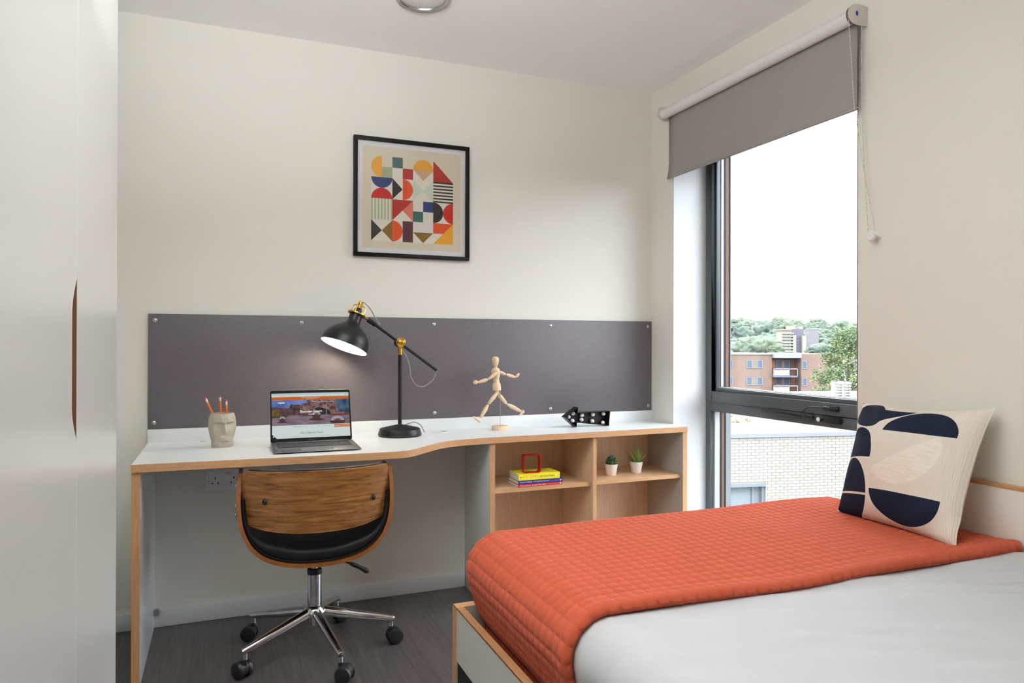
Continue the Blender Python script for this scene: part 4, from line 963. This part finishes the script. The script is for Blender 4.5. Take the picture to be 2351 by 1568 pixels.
# hem rows turned under at the near edge
hem = [(-.0015, 0.02), (-.006, .25), (-.008, .5), (-.006, .75), (-.002, .96)]
allrows = [('h', t, h) for t, h in hem]+[('t', y_, s) for y_, s in ys]
for kind, a_, b_ in allrows:
    row = []
    for x_, sx_ in xs:
        if kind == 't': y_ = a_; f_ = min(1, max(0, (a_-TY0)/.25)); h_ = TH+.007*max(0, 1-(a_-TY0)/.05)
        else: y_ = TY0+a_; f_ = 0; h_ = 0
        Y_ = y_+nearshift(x_)*(1-f_); X_ = x_
        cx2, cy2 = max(X_, MX0+RC), min(Y_, MY1-RC); dx, dy = X_-cx2, Y_-cy2; Ld = math.hypot(dx, dy)
        if Ld > mxL: X_, Y_ = cx2+dx/Ld*mxL, cy2+dy/Ld*mxL
        lift = .006*noise.noise(Vector((X_*3, Y_*3, 5)))+.004+ (.003*max(0, 1-abs(X_+.10)/.14))*max(0, 1-(y_-TY0)/.12)
        if kind == 't':
            pf_ = .0046*puff(sx_)*puff(b_); p, nv = drape(X_, Y_, h_+pf_+max(lift, 0)*max(0, 1-Ld/mxL*1.0))
        else:
            p, nv = drape(X_, Y_, (TH+.007+lift*max(0, 1-Ld/mxL))*b_+.0005); p = p+Vector((0, -.0042*puff(sx_)*math.sin(b_*PI), 0))
        row.append(p)
    rows_.append(row)
qm = M().grid(rows_)
qo = qm.build('quilted_throw', THR, None, True, angle=.75)
tag(qo, 'coral orange quilted throw draped across the far end of the bed', 'throw')

# cushion
def node_cushion():
    m = bpy.data.materials.new('cushion_print'); m.use_nodes = True; t = m.node_tree; b = t.nodes['Principled BSDF']; K = t.links.new
    uvn = t.nodes.new('ShaderNodeUVMap'); uvn.uv_map = 'UVMap'; sp2 = t.nodes.new('ShaderNodeSeparateXYZ'); K(uvn.outputs[0], sp2.inputs[0])
    def math_(op, a_, b_=None, clamp=False):
        n_ = t.nodes.new('ShaderNodeMath'); n_.operation = op; n_.use_clamp = clamp
        for i, v in enumerate((a_, b_)):
            if v is None: continue
            if isinstance(v, (int, float)): n_.inputs[i].default_value = v
            else: K(v, n_.inputs[i])
        return n_.outputs[0]
    Ux, Uy = sp2.outputs[0], sp2.outputs[1]
    def half(p0, p1, hgt):
        """half ellipse: chord p0->p1, bulging to the left of p0->p1 by hgt"""
        mx_, my_ = (p0[0]+p1[0])/2, (p0[1]+p1[1])/2; dx, dy = p1[0]-p0[0], p1[1]-p0[1]; l_ = math.hypot(dx, dy); tx, ty = dx/l_, dy/l_
        a1 = math_('ADD', math_('MULTIPLY', math_('SUBTRACT', Ux, mx_), tx), math_('MULTIPLY', math_('SUBTRACT', Uy, my_), ty))
        n1 = math_('ADD', math_('MULTIPLY', math_('SUBTRACT', Ux, mx_), -ty), math_('MULTIPLY', math_('SUBTRACT', Uy, my_), tx))
        rr2 = math_('ADD', math_('POWER', math_('ABSOLUTE', math_('DIVIDE', a1, l_/2)), 2.0), math_('POWER', math_('ABSOLUTE', math_('DIVIDE', n1, hgt)), 2.0))
        return math_('MULTIPLY', math_('LESS_THAN', rr2, 1), math_('GREATER_THAN', n1, 0))
    el_ = math_('LESS_THAN', math_('ADD', math_('POWER', math_('ABSOLUTE', math_('DIVIDE', math_('SUBTRACT', Ux, .155), .155)), 2.2), math_('POWER', math_('ABSOLUTE', math_('DIVIDE', math_('SUBTRACT', Uy, .885), .115)), 2.2)), 1)
    wd_ = math_('MULTIPLY', math_('MULTIPLY', math_('GREATER_THAN', Uy, math_('ADD', math_('MULTIPLY', math_('SUBTRACT', Ux, .20), .49), .778)), math_('LESS_THAN', Uy, .948)), math_('GREATER_THAN', Ux, .17))
    navy = [el_, wd_, half((.375, .745), (.91, .735), .205), half((-.03, .470), (.335, .490), .275), half((-.03, .178), (.350, .193), .285), half((.350, .176), (-.06, .158), .19), half((.915, .262), (.380, .238), .225)]
    s_ = navy[0]
    for q in navy[1:]: s_ = math_('MAXIMUM', s_, q)
    wh = half((.815, .735), (.369, .398), .0001+.245)
    base = t.nodes.new('ShaderNodeMix'); base.data_type = 'RGBA'; base.inputs[6].default_value = lin((224, 214, 202))+(1,); 
    ns_ = t.nodes.new('ShaderNodeTexNoise'); ns_.inputs['Scale'].default_value = 9; mp2 = t.nodes.new('ShaderNodeMapping'); mp2.inputs['Rotation'].default_value = (0, 0, .6); mp2.inputs['Scale'].default_value = (1.2, 9, 1)
    K(uvn.outputs[0], mp2.inputs[0]); K(mp2.outputs[0], ns_.inputs['Vector'])
    cr2 = t.nodes.new('ShaderNodeValToRGB'); cr2.color_ramp.elements[0].position = .4; cr2.color_ramp.elements[1].position = .62; cr2.color_ramp.elements[0].color = lin((230, 220, 206))+(1,); cr2.color_ramp.elements[1].color = lin((240, 232, 222))+(1,)
    K(ns_.outputs['Fac'], cr2.inputs[0]); K(cr2.outputs[0], base.inputs[7]); K(wh, base.inputs[0])
    fin = t.nodes.new('ShaderNodeMix'); fin.data_type = 'RGBA'; K(base.outputs[2], fin.inputs[6]); fin.inputs[7].default_value = lin((24, 32, 52))+(1,); K(s_, fin.inputs[0]); K(fin.outputs[2], b.inputs['Base Color'])
    wv = t.nodes.new('ShaderNodeTexWave'); wv.inputs['Scale'].default_value = 30; wv.inputs['Distortion'].default_value = 1.5; wv.inputs['Detail Scale'].default_value = 3; K(uvn.outputs[0], wv.inputs['Vector'])
    bn = t.nodes.new('ShaderNodeBump'); bn.inputs['Strength'].default_value = .4; bn.inputs['Distance'].default_value = .0015; K(wv.outputs['Fac'], bn.inputs['Height']); K(bn.outputs[0], b.inputs['Normal'])
    b.inputs['Roughness'].default_value = .85; b.inputs['Specular IOR Level'].default_value = .2
    return m
TLc, TRc, BLc, BRc = Vector((-.070, -1.415, .955)), Vector((-.038, -1.850, .972)), Vector((-.195, -1.425, .592)), Vector((-.235, -1.875, .596))
nU = 56
def bil(u, v): return TLc*(1-u)*v+TRc*u*v+BLc*(1-u)*(1-v)+BRc*u*(1-v)
nrm = (BRc-BLc).cross(TLc-BLc).normalized()
if nrm.x > 0: nrm = -nrm
vs_ = []; fs = []; uvs = []
def side(sgn):
    k = len(vs_)
    for j in range(nU+1):
        for i in range(nU+1):
            u, v = i/nU, j/nU
            # edges pull in between the corners
            pu, pv = 2*u-1, 2*v-1
            uu = .5+pu*.5*(1-.085*(1-pv*pv)); vv_ = .5+pv*.5*(1-.085*(1-pu*pu)*(1 if v > .5 else .45))
            th = max(0, (1-pu**2))**.55*max(0, (1-pv**2))**.55
            fold = .009*noise.noise(Vector((u*5, v*5, 2)))*th+.010*math.sin((u*.9+v)*17)*math.exp(-((u-.16)**2+(v-.90)**2)*30)+.005*math.sin((u-v)*22)*math.exp(-((u-.9)**2+(v-.1)**2)*40)
            vs_.append(bil(uu, vv_)+nrm*(sgn*(.086 if sgn > 0 else .062)*th+fold)); uvs.append((u, v))
    for j in range(nU):
        for i in range(nU):
            a_ = k+j*(nU+1)+i; fs.append((a_, a_+1, a_+nU+2, a_+nU+1))
side(1); nf = len(fs); side(-1)
me = bpy.data.meshes.new('cushion'); me.from_pydata(vs_, [], fs); ul = me.uv_layers.new(name='UVMap')
for p in me.polygons:
    for li in p.loop_indices: ul.data[li].uv = uvs[me.loops[li].vertex_index]
    p.use_smooth = True; p.material_index = 0 if p.index < nf else 1
me.materials.append(node_cushion()); me.materials.append(mat('cushion_back', (214, 202, 186), .85, bump=(600, .3, .0006)))
bm = bmesh.new(); bm.from_mesh(me); bmesh.ops.recalc_face_normals(bm, faces=bm.faces); bm.to_mesh(me); bm.free()
cu_ = bpy.data.objects.new('cushion', me); C.objects.link(cu_)
tag(cu_, 'square cream cushion printed with navy half circles, leaning on the wall on the bed', 'cushion')

# ================================================================== OUTSIDE
GZ = -9.5
def EX(px, d): return (px-1175.5)/FPX*d
def EZ(py, d): return CZ-(py-788)/FPX*d
Fh = Vector((math.sin(YAW), math.cos(YAW), 0)); Rh = Vector((math.cos(YAW), -math.sin(YAW), 0))
def exroot(name, label, cat, d, group=None, kind=None):
    """Empty facing us at distance d; local x runs across our line of sight, local y away, z up from ground"""
    o = thing(name, label, cat, (CX+Fh.x*d, CY+Fh.y*d, 0), -YAW, group, world=False)
    return o
gd = M(); gd.add([(-400, 30, GZ), (2500, -1500, GZ), (2500, 2500, GZ), (-400, 2500, GZ)], [(0, 1, 2, 3)]); gd.add([(3, -60, GZ+.0), (400, -60, GZ), (400, 30.0, GZ), (3, 30, GZ)], [(0, 1, 2, 3)])
go = gd.build('ground_outside', mat('ground_outside', (84, 86, 72), .9, var=(.05, .3))); struct(go)
# ---- white brick neighbour
fa = Vector((9.73, 11.39, 0)); fb = Vector((13.22, 10.63, 0)); fd = (fb-fa).normalized(); ang_f = math.atan2(fd.y, fd.x)
TOPZ = -1.13
wb = thing('brick_building', 'white brick building with flat roof just outside the window', 'building', fa, ang_f, world=False)
MORT = mat('mortar', (122, 118, 112), .9)
BRK_ = [mat('white_brick_a', (132, 130, 124), .8), mat('white_brick_b', (131, 127, 119), .8), mat('white_brick_c', (134, 131, 127), .8)]
X_0, X_1 = -6, 16; WX0, WX1, WZ1, WZ0 = -1.2, 1.03, TOPZ-1.27, TOPZ-2.9
m = M()
for a_, b_, c_, d_ in ((X_0, WX0, GZ, TOPZ-.10), (WX1, X_1, GZ, TOPZ-.10), (WX0, WX1, WZ1, TOPZ-.10), (WX0, WX1, GZ, WZ0)): m.box(a_, b_, 0.012, .3, c_, d_)
m.build('wall', MORT, wb, local=True)
m = M(); m.box(X_0, X_1, -.04, .34, TOPZ-.10, TOPZ); m.build('coping', mat('coping_metal', (112, 114, 122), .5), wb, local=True)
m = M(); m.box(X_0, X_1, .34, 14.0, TOPZ-.35, TOPZ-.14); rf = m.build('roof_deck', mat('sedum_roof', (112, 88, 66), .9, var=(.9, .28), bump=(6, .6, .05)), wb, local=True)
m = M(); m.box(X_0, X_1, 14.0, 14.3, TOPZ-.5, TOPZ+.02); m.build('rear_parapet', mat('parapet_grey', (118, 120, 126), .6), wb, local=True)
for i in range(26):
    u = random.uniform(.4, 3.2); v = random.uniform(3.5, 9.5)
    m = M()
    for k in range(5): m.tube([(u+random.uniform(-.06, .06), v, TOPZ-.14), (u+random.uniform(-.15, .15), v+random.uniform(-.1, .1), TOPZ-.14+random.uniform(.03, .12))], [.012, .003], 4)
    m.build('sedum_tuft', mat('tuft', (100, 92, 62), .9) if i == 0 else bpy.data.materials['tuft'], wb, local=True)
brick0 = [M().box(0, .215, 0, .014, 0, .065).build('brick', BRK_[i], wb, local=True) for i in range(3)]
half0 = M().box(0, .1025, 0, .014, 0, .065).build('brick', BRK_[0], wb, local=True)
for i, o in enumerate(brick0+[half0]): o.location = (-5.9+i*.24, 0, TOPZ-.18)
rest = M(); cnt = 0; rowi = 0; z = TOPZ-.10-.010-.065
while z > GZ+4.5:
    x_ = X_0+(.1125 if rowi % 2 else 0)
    while x_ < X_1-.25:
        if not (x_+.215 > WX0 and x_ < WX1 and z < WZ1 and z+.065 > WZ0):
            if -.15 < x_ < 3.75 and z > TOPZ-2.15 and cnt < 330:
                o = random.choice(brick0); c_ = dup(o, wb, (x_, -random.uniform(0, .002), z)); cnt += 1
            elif x_ < 7 and x_ > -3: rest.box(x_, x_+.215, 0, .014, z, z+.065)
        elif x_ < WX1 and x_+.215 > WX1 and z < WZ1 and z+.065 > WZ0:
            rest.box(WX1, x_+.215, 0, .014, z, z+.065)
        x_ += .225
    z -= .075; rowi += 1
ro_ = rest.build('brick_courses', BRK_[0], wb, local=True); ro_['kind'] = 'stuff'
fw_ = mat('pvc_grey', (100, 106, 114), .5)
m = M(); m.box(WX0, WX1, -.02, .28, WZ1-.08, WZ1+.0); m.box(WX1-.07, WX1, .06, .22, WZ0, WZ1-.08); m.box(WX1-.30, WX1-.24, .14, .24, WZ0, WZ1-.08); m.box(WX0, WX1, .1, .2, WZ0, WZ0+.08); m.box(WX0, WX0+.07, .06, .22, WZ0, WZ1-.08)
m.build('window_frame', fw_, wb, local=True)
m = M(); m.box(WX0+.07, WX1-.07, .20, .21, WZ0+.08, WZ1-.08); m.build('window_pane', mat('pale_pane', (116, 124, 130), .15), wb, local=True)
# ---- louvred roof vent
d = 27.0; u0, u1 = EX(1916, d), EX(1953, d); zt, zb = EZ(875, d), TOPZ-.13
rvn = exroot('roof_vent', 'white louvred vent standing on the flat roof outside', 'vent', d)
VW = mat('vent_white', (138, 138, 137), .5)
uc = (u0+u1)/2
m = M(); m.box(u0, u0+.04, 0, .3, zb, zt); m.box(u1-.04, u1, 0, .3, zb, zt); m.box(uc-.03, uc+.03, -.02, .3, zb, zt+.02); m.build('vent_frame', VW, rvn, local=True)
for k in range(8):
    zz = zt-.02-k*.105; m = M(); m.add([(u0-.02, -.04, zz-.055), (u1+.02, -.04, zz-.055), (u1+.02, .10, zz), (u0-.02, .10, zz), (u0-.02, -.04, zz-.035), (u1+.02, -.04, zz-.035), (u1+.02, .10, zz+.02), (u0-.02, .10, zz+.02)], [(0, 1, 2, 3), (4, 5, 6, 7), (0, 1, 5, 4), (1, 2, 6, 5), (2, 3, 7, 6), (3, 0, 4, 7)]); m.build('slat', VW, rvn, local=True)
# ---- red brick flats
d = 110.0
ap = exroot('apartment_block', 'low red brick apartment block with balconies beyond the flat roof', 'building', d)
RB = mat('red_brick', (108, 88, 80), .9, var=(.6, .08)); RB2 = mat('red_brick_recess', (104, 74, 62), .9)
WG = mat('flat_window_glass', (74, 84, 96), .5, spec=.15); WF = mat('flat_window_frame', (104, 110, 126), .5); CURT = mat('curtain_tan', (106, 92, 78), .8); WPL = mat('balcony_white', (118, 120, 126), .6)
zr = EZ(813, d); 
m = M(); m.box(EX(1560, d), EX(1772.5, d), 0, 12, GZ, zr); m.build('wall', RB, ap, local=True)
m = M(); m.box(EX(1835.5, d), EX(1905, d), -.6, 12, GZ, EZ(811, d)); m.build('wall', RB, ap, local=True)
m = M(); m.box(EX(1772.5, d), EX(1835.5, d), 1.8, 12, GZ, zr); m.build('recessed_wall', RB2, ap, local=True)
m = M(); m.box(EX(1560, d), EX(1773, d), -.15, 12, zr, EZ(810, d)); m.build('roof_edge', WPL, ap, local=True)
m = M(); m.box(EX(1772.8, d), EX(1835.3, d), -.9, 2.2, EZ(820, d), EZ(808.5, d)); m.build('fascia', WPL, ap, local=True)
def fwin(px0, px1, py0, py1, panes, y=0):
    x0_, x1_, z0_, z1_ = EX(px0, d), EX(px1, d), EZ(py1, d), EZ(py0, d)
    f_ = M(); t_ = .10
    f_.box(x0_, x1_, y-.10, y+.02, z0_, z0_+t_); f_.box(x0_, x1_, y-.10, y+.02, z1_-t_, z1_)
    xs_ = [x0_+(x1_-x0_)*i/panes for i in range(panes+1)]
    for q in xs_: f_.box(q-.05, q+.05, y-.10, y+.02, z0_, z1_)
    f_ = f_.build('window', WF, ap, local=True)
    for i in range(panes):
        p_ = M(); p_.box(xs_[i]+.05, xs_[i+1]-.05, y-.05, y+.0, z0_+t_, z1_-t_); p_.build('pane', CURT if (panes == 3 and i == 1) else WG, f_, local=True)
for r in (0, 1, 2): 
    dy_ = 38.7*r
    fwin(1714.5, 1749.7, 825.5+dy_, 844.5+dy_, 3); fwin(1660, 1681.5, 825+dy_, 842+dy_, 2)
    fwin(1838.8, 1848, 827+dy_, 845.5+dy_, 1, -.6); fwin(1791, 1805, 826+dy_, 845+dy_, 1, 1.8); fwin(1809, 1822, 827+dy_, 846+dy_, 1, 1.8)
    m = M(); m.box(EX(1771, d), EX(1826, d), -.9, 1.8, EZ(864+dy_, d), EZ(861+dy_, d)); bal = m.build('balcony', mat('balcony_slab', (86, 90, 106), .7), ap, local=True)
    m = M(); m.box(EX(1771, d), EX(1826, d), -.92, -.85, EZ(846+dy_, d), EZ(844+dy_, d))
    for q in (1771, 1788, 1806, 1825): m.box(EX(q, d), EX(q, d)+.10, -.92, -.85, EZ(861+dy_, d), EZ(844+dy_, d))
    m.build('railing', WPL, bal, local=True)
    m = M(); m.box(EX(1776, d), EX(1789, d), 1.7, 1.8, EZ(844+dy_, d), EZ(827+dy_, d)); m.box(EX(1805, d), EX(1808.5, d), 1.7, 1.8, EZ(844+dy_, d), EZ(827+dy_, d)); m.build('orange_cladding', mat('orange_cladding', (150, 96, 62), .7), ap, local=True)
    m = M(); m.box(EX(1773, d), EX(1807, d), -.88, -.86, EZ(860+dy_, d), EZ(848+dy_, d)); m.build('balcony_panel', mat('frosted_panel', (140, 146, 142), .4), bal, local=True)
# ---- tower block
d = 620.0
tw = exroot('tower_block', 'pale high-rise tower block on the far hillside', 'building', d)
TWM = mat('tower_white', (124, 121, 114), .8); TWD = mat('tower_core', (84, 80, 94), .8); TWG = mat('tower_glass', (96, 102, 110), .4)
def tb(nm, a_, b_, py, mt, y0=0, y1=14): 
    q = M(); q.box(EX(a_, d), EX(b_, d), y0, y1, -60, EZ(py, d)); return q.build(nm, mt, tw, local=True)
tb('wing', 1795.5, 1817, 756, TWM); tb('core', 1819, 1848, 754, TWD, 3, 16); tb('wing', 1819.5, 1827, 768, TWM, -1, 8); tb('wing', 1841, 1850, 769, TWM, -1, 8); tb('plant_room', 1816, 1830, 746.5, TWM, 4, 12); tb('plant_room', 1840, 1849, 748, TWM, 5, 12)
m = M(); m.box(EX(1793.5, d), EX(1817.5, d), -1, 14, EZ(757.5, d), EZ(754.2, d)); m.build('cornice', mat('tower_cornice', (124, 108, 100), .8), tw, local=True)
for k in range(9):
    py = 762+k*6.9; m = M(); m.box(EX(1793.5, d), EX(1822, d), -1.3, 0, EZ(py+3, d), EZ(py, d)); m.build('balcony_band', TWM, tw, local=True)
    m = M()
    for q in (1800, 1809.5, 1829, 1835): m.box(EX(q, d), EX(q+2, d), -.4 if q < 1820 else 2.7, .1 if q < 1820 else 3.2, EZ(py+6, d), EZ(py+3.4, d))
    m.build('window_row', TWG, tw, local=True)
# ---- low white block at the left, pale blocks
def plain_block(nm, lab, px0, px1, py, d, dep, rgb, rows_n, cols_n):
    t = exroot(nm, lab, 'building', d, 'distant low buildings')
    m = M(); m.box(EX(px0, d), EX(px1, d), 0, dep, GZ-20, EZ(py, d)); m.build('wall', mat('block_paint', rgb, .8), t, local=True)
    m = M(); m.box(EX(px0, d)-.3, EX(px1, d)+.3, -.3, dep, EZ(py, d), EZ(py, d)+.5); m.build('roof', mat('block_roof', (124, 120, 120), .8), t, local=True)
    wg = (EX(px1, d)-EX(px0, d))/cols_n
    for r in range(rows_n):
        for k in range(cols_n):
            m = M(); xa = EX(px0, d)+wg*(k+.25); zz = EZ(py, d)-1.2-3*r; m.box(xa, xa+wg*.5, -.06, .02, zz-1.4, zz); m.build('window', bpy.data.materials['tower_glass'], t, local=True)
plain_block('distant_building', 'tall narrow white block at the left edge of the view outside', 1655, 1690, 780.5, 230, 12, (124, 123, 123), 1, 3)
plain_block('distant_building', 'lower white block beside the tall narrow white one outside', 1690, 1722, 789, 240, 12, (120, 119, 120), 1, 3)
plain_block('distant_building', 'pale block half hidden behind the big leafy tree outside', 1950, 1990, 764, 260, 12, (112, 109, 102), 4, 6)
plain_block('distant_building', 'grey house row on the hillside right of the tower', 1858, 1880, 755, 760, 12, (104, 100, 104), 2, 4)
plain_block('distant_building', 'small pale house among the hillside trees left of the tower', 1732, 1752, 746, 950, 12, (124, 119, 114), 1, 4)
plain_block('distant_building', 'long brick terrace below the hillside trees', 1700, 1795, 783.5, 420, 10, (116, 92, 80), 1, 12)
# ---- hill and trees
def hz_(px): return [(1500, 735), (1672, 733), (1720, 732), (1790, 737), (1830, 741), (1900, 746), (1966, 749), (2200, 756)]
def hill_py(px):
    H_ = hz_(0)
    for (a_, b_), (c_, e_) in zip(H_[:-1], H_[1:]):
        if a_ <= px <= c_: return b_+(e_-b_)*(px-a_)/(c_-a_)
    return 756
rows_ = []
for k in range(14):
    t = k/13; d = 330+t*900; row = []
    for i in range(40):
        px = 1500+i*17.5; zt_ = EZ(hill_py(px)+7, 1230); z_ = -42+(zt_+42)*(t**1.1)+6*noise.noise(Vector((px*.01, t*4, 0)))
        p = CAM+Fh*d+Rh*EX(px, d); row.append(Vector((p.x, p.y, z_)))
    rows_.append(row)
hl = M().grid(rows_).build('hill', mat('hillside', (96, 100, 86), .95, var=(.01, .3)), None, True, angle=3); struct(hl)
def hill_z(px, d):
    t = (d-330)/900; zt_ = EZ(hill_py(px)+7, 1230); return -42+(zt_+42)*(t**1.1)+6*noise.noise(Vector((px*.01, t*4, 0)))
TG = [mat('far_tree_hazed_a', (78, 88, 78), .95, var=(.3, .35)), mat('far_tree_hazed_b', (86, 96, 80), .95, var=(.3, .35)), mat('far_tree_hazed_c', (70, 82, 74), .95, var=(.3, .35))]  # foliage paled and greyed, distance haze put into the colour
def blob(nm, mt, seed):
    bm = bmesh.new(); bmesh.ops.create_icosphere(bm, subdivisions=4, radius=1)
    for v in bm.verts:
        n_ = noise.noise(v.co*2.2+Vector((seed, 0, 0)))*.45+noise.noise(v.co*5+Vector((seed, 3, 0)))*.24+noise.noise(v.co*13+Vector((seed, 3, 0)))*.12
        v.co *= 1+n_; v.co.z = v.co.z*.85+.55
    me_ = bpy.data.meshes.new(nm); bm.to_mesh(me_); bm.free(); me_.materials.append(mt); me_.polygons.foreach_set('use_smooth', [True]*len(me_.polygons)); return me_
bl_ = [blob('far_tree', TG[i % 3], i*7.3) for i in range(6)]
def far_tree(px, d, r, lab, grp, z=None, mi=None):
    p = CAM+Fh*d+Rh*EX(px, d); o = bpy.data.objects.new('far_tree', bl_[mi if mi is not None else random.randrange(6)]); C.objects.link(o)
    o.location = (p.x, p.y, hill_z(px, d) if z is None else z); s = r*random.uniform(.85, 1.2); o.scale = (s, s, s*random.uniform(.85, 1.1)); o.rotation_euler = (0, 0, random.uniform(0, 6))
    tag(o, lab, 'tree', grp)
placed = []
for i in range(1500):
    px = random.uniform(1640, 1990); t = random.random()**.7
    d = 480+t*740; r_t = random.uniform(7, 12); q_ = (EX(px, d), d, r_t)
    if len(placed) >= 170: break
    if any(math.hypot(q_[0]-a_[0], q_[1]-a_[1]) < (r_t+a_[2])*1.3 for a_ in placed): continue
    if 1778 < px < 1866 and d < 665: continue
    placed.append(q_)
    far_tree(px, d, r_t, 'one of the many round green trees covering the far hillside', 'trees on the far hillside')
for i in range(14):
    px = 1712+i*4.6+random.uniform(-2, 2)
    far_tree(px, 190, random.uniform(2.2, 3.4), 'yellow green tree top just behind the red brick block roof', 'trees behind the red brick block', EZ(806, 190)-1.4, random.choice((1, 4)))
for i in range(8):
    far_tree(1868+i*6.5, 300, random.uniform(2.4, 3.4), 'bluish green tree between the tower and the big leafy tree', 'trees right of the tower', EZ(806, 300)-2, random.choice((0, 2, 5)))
# ---- big leafy tree
d = 52.0; c0 = CAM+Fh*d+Rh*EX(1948, d)
bt = thing('leafy_tree', 'big light green leafy tree beside the red brick block outside', 'tree', (c0.x, c0.y, GZ))
LFM = [mat('tree_leaf_light', (112, 124, 76), .8), mat('tree_leaf', (90, 106, 72), .8), mat('tree_leaf_dark', (70, 90, 66), .85)]
m = M(); m.tube([(c0.x, c0.y, GZ), (c0.x+.1, c0.y, -6), (c0.x-.05, c0.y, -2), (c0.x, c0.y, 1.2)], [.30, .24, .15, .03], 10)
for i in range(26):
    z_ = random.uniform(-5, 1); a_ = random.uniform(0, 2*PI); l_ = (1.9-z_*.45)*.8; m.tube([(c0.x, c0.y, z_), (c0.x+math.cos(a_)*l_*.5, c0.y+math.sin(a_)*l_*.5, z_+.5), (c0.x+math.cos(a_)*l_, c0.y+math.sin(a_)*l_, z_+.9)], [.06, .035, .008], 5)
m.build('trunk', mat('tree_bark', (96, 86, 72), .9), bt, True)
lv = M(); cl_ = []
for i in range(420):
    z_ = random.uniform(-7.2, 2.1); R_ = (2.9*math.sqrt(max(.02, (2.7-z_)/6.0)) if z_ > -3.3 else 2.95)*random.uniform(.45, 1)
    a_ = random.uniform(0, 2*PI); cl_.append((Vector((c0.x+R_*math.cos(a_), c0.y+R_*math.sin(a_), z_)), random.uniform(.22, .5)))
for c_, r_ in cl_:
    hue = random.choice((0, 0, 1, 1, 2))
    for k in range(56):
        p = c_+Vector((random.gauss(0, 1), random.gauss(0, 1), random.gauss(0, .8)))*r_*.55
        e1_ = Vector((random.gauss(0, 1), random.gauss(0, 1), random.gauss(0, 1))).normalized(); e2_ = e1_.cross(Vector((random.gauss(0, 1), random.gauss(0, 1), random.gauss(0, 1)))).normalized(); s = random.uniform(.06, .11)
        lv.m = hue if random.random() < .7 else random.randrange(3)
        lv.add([p-e1_*s, p+e2_*s*.5, p+e1_*s, p-e2_*s*.5], [(0, 1, 2, 3)])
lo = M(); 
me = bpy.data.meshes.new('leaves'); me.from_pydata([v-OFF[bt.name] for v in lv.v], [], lv.f)
for q in LFM: me.materials.append(q)
me.polygons.foreach_set('material_index', lv.mi)
o = bpy.data.objects.new('leaves', me); C.objects.link(o); o.parent = bt; o['kind'] = 'stuff'
